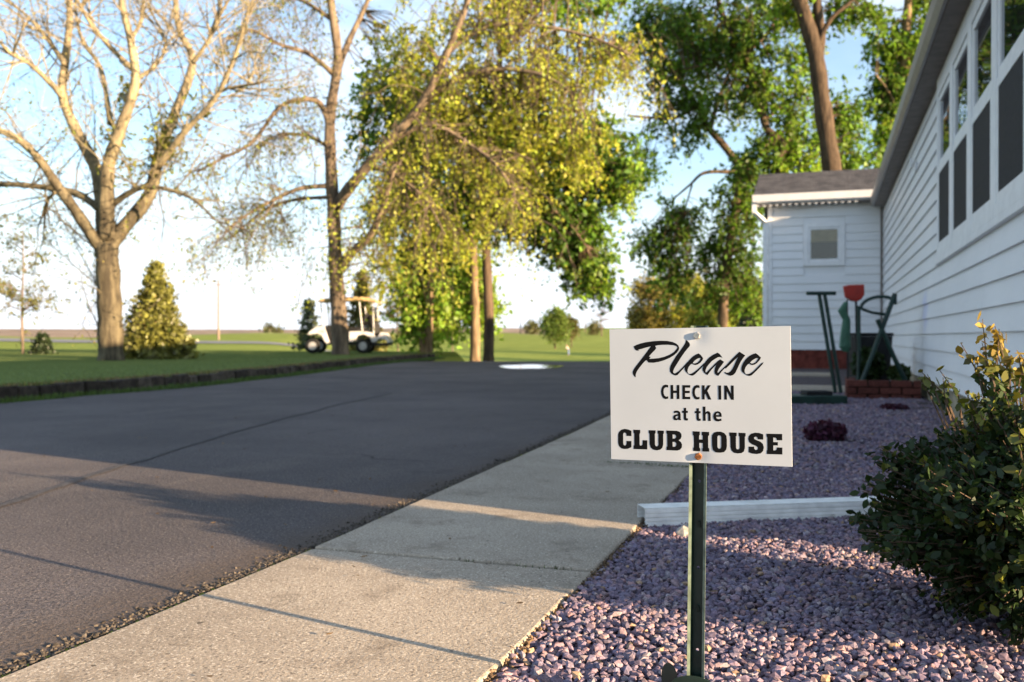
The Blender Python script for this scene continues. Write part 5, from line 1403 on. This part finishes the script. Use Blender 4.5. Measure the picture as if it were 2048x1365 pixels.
# brick planter against the wall, brick by brick
bp0 = A(1700, 800, .22); zp = bed_z(10.2) - .02
pl = thing('brick_planter', (.55, 10.2, zp), 'low dark red brick planter at the foot of the clubhouse wall', 'planter')
x0p, x1p, y0p, y1p = 0.18, 0.88, 9.98, 10.75
m = MB(); m.box(x0p + .1, x1p, y0p + .1, y1p, zp, zp + .17); build('planter_soil', m, M['soil'], pl)
def brick(xa, xb, ya, yb, za, zb_):
    m = MB(); m.box(xa, xb, ya, yb, za, zb_); o = build('brick', m, M['brick'], pl, bevel=.004)
    v = random.uniform(.7, 1.3); ca = o.data.color_attributes.new('Col', 'FLOAT_COLOR', 'POINT')
    for q in ca.data: q.color = (.13 * v, .042 * v, .032 * v, 1)
for r_ in range(3):
    za = zp + .002 + r_ * .071; x = x0p - (.1 if r_ % 2 else 0)
    while x < x1p - .03:
        xa, xb = max(x, x0p), min(x + .2, x1p); brick(xa + .004, xb - .004, y0p, y0p + .095, za, za + .062); x += .208
    y = y0p + .10
    while y < y1p - .03:
        brick(x0p, x0p + .095, y + .004, min(y + .2, y1p) - .004, za, za + .062); y += .208

# dead leaves and twigs lying about
n = 240
cen = np.stack([RNG.uniform(-4.5, .8, n), RNG.uniform(1.2, 7.5, n), np.zeros(n)], -1)
cen[:, 2] = np.where(cen[:, 0] > PATH_R, .002, np.where(cen[:, 0] > -1.46, .005, -.003))
me = leaves_mesh('leaf_litter', cen, RNG.uniform(.005, .016, n), np.array([(.13, .085, .045)]) * RNG.uniform(.4, 1.7, (n, 1)), .5, 0, True)
co = np.empty(len(me.vertices) * 3); me.vertices.foreach_get('co', co); co = co.reshape(-1, 3); zc3 = np.repeat(cen[:, 2], 6); co[:, 2] = zc3 + (co[:, 2] - zc3) * .25 + .001
me.vertices.foreach_set('co', co.ravel()); stuff(link('leaf_litter', me, M['leaf_box']))

# small plants
def plant(name, label, c, rx, rz, n, size, colr, cat='plant', rounded=True, droop=0.0):
    o = thing(name, c, label, cat)
    v = RNG.normal(0, 1, (n, 3)); v /= np.linalg.norm(v, axis=1)[:, None]; v *= (RNG.uniform(.25, 1, n) ** .6)[:, None]
    cen = v * np.array([rx, rx, rz]) + np.array([0, 0, rz * .95]); cen[:, 2] = np.maximum(cen[:, 2], .012)
    m = MB()
    for k in range(26):
        q = Vector(cen[random.randrange(n)]); m.tube([Vector((random.gauss(0, .01), random.gauss(0, .01), -.02)), q * .5 + Vector((0, 0, .01)), q], [.004, .003, .0015], 4, False)
    me = bpy.data.meshes.new('stems'); me.from_pydata(m.v, [], m.f); link('stems', me, M['bark_dark'], o)
    colc = np.array([colr]) * RNG.uniform(.55, 1.45, (n, 1)) * RNG.uniform(.85, 1.15, (n, 3))
    link('foliage', leaves_mesh('foliage', cen, size * RNG.uniform(.6, 1.25, n), colc, .6, droop, rounded), M['leaf_box'], o); return o
c = G(1652, 888, -.03); plant('purple_plant', 'low dark purple-leaved plant in the gravel behind the sign', (c.x, c.y, -.03), .13, .075, 900, .018, (.075, .022, .045))
c = G(1790, 824, -.02); plant('purple_plant', 'small flat purple-leaved plant in the gravel near the bag stand', (c.x, c.y, -.02), .12, .035, 500, .018, (.06, .018, .035))
plant('planter_plant', 'dark green leafy plant growing in the brick planter', (.40, 10.45, zp + .17), .17, .19, 1500, .03, (.03, .055, .016))
plant('planter_plant', 'spreading green plant at the wall end of the brick planter', (.70, 10.4, zp + .17), .12, .10, 500, .028, (.05, .08, .02))

# boxwood bush in the right foreground
BC = Vector((.47, 2.30, -.035)); bush = thing('boxwood_bush', BC, 'dense dark green boxwood bush with yellow new shoots beside the wall', 'bush')
stem = MB(); lc, lcol, lsz_ = [], [], []
def shoot(a, b, n, tipc, basec, sz=.0105, leaf_from=.35):
    mid = a.lerp(b, .5) + Vector((random.gauss(0, .012), random.gauss(0, .012), .015)); stem.tube([a, mid, b], [.0032, .0024, .001], 4, False)
    for k in range(n):
        f_ = leaf_from + (1.02 - leaf_from) * k / n; p = (a.lerp(mid, f_ * 2) if f_ < .5 else mid.lerp(b, f_ * 2 - 1))
        lc.append(p + Vector((random.gauss(0, .0075), random.gauss(0, .0075), random.gauss(0, .006))))
        w_ = max(0, (f_ - .6) / .4); cc_ = [basec[i] * (1 - w_) + tipc[i] * w_ for i in range(3)]; v = random.uniform(.65, 1.35); lcol.append([q * v for q in cc_]); lsz_.append(sz * random.uniform(.5, 1.4))
for k in range(2300):
    v = Vector((random.gauss(0, 1), random.gauss(0, 1), random.gauss(.1, .85))).normalized()
    rr = .80 + .34 * noise.noise(v * 2.3) + random.uniform(-.10, .12)
    e_ = Vector((v.x * .41, v.y * .43, v.z * .27)) * rr + BC + Vector((0, 0, .27))
    if e_.z < -.02: e_.z = random.uniform(-.02, .05)
    if e_.x > .885: e_.x = .885 - random.random() * .04
    a = BC + Vector((0, 0, .14)) + (e_ - BC - Vector((0, 0, .14))) * random.uniform(.45, .62)
    new = random.random() < .10
    shoot(a, e_, 16, (.16, .17, .025) if new else (.022, .042, .012), (.016, .032, .009))
for k in range(300):      # shaded inner shoots
    v = Vector((random.gauss(0, 1), random.gauss(0, 1), random.gauss(.1, .8))).normalized(); e_ = Vector((v.x * .27, v.y * .28, v.z * .17)) + BC + Vector((0, 0, .24))
    shoot(BC + Vector((random.gauss(0, .02), random.gauss(0, .02), .02)), e_, 12, (.022, .042, .012), (.018, .036, .010))
for (x, y, D, n_) in ((1968, 648, 2.15, 17), (2003, 655, 2.17, 16), (1945, 690, 2.12, 13), (2020, 700, 2.1, 14), (1985, 720, 2.1, 16), (2044, 690, 2.2, 12), (1838, 742, 2.25, 10), (1866, 752, 2.25, 9), (2046, 850, 1.85, 12), (2040, 930, 1.8, 12), (1925, 780, 2.1, 12), (2000, 770, 2.1, 16)):
    e_ = P(x, y, D); b_ = Vector((e_.x * .75 + BC.x * .25, e_.y * .75 + BC.y * .25, min(e_.z - .14, .42)))
    for j in range(3): shoot(b_ + Vector((random.gauss(0, .01), random.gauss(0, .01), 0)), e_ + Vector((random.gauss(0, .014), random.gauss(0, .014), random.gauss(-.01, .02))), n_, (.30, .21, .045) if y < 705 else (.13, .13, .022), (.035, .06, .014), .012)
build('stems', stem, M['bark_dark'], bush)
lc = np.array([tuple(q) for q in lc]) - np.array(tuple(BC))
link('foliage', leaves_mesh('foliage', lc, np.array(lsz_), np.array(lcol), .55, -.3, True), M['leaf_box'], bush)
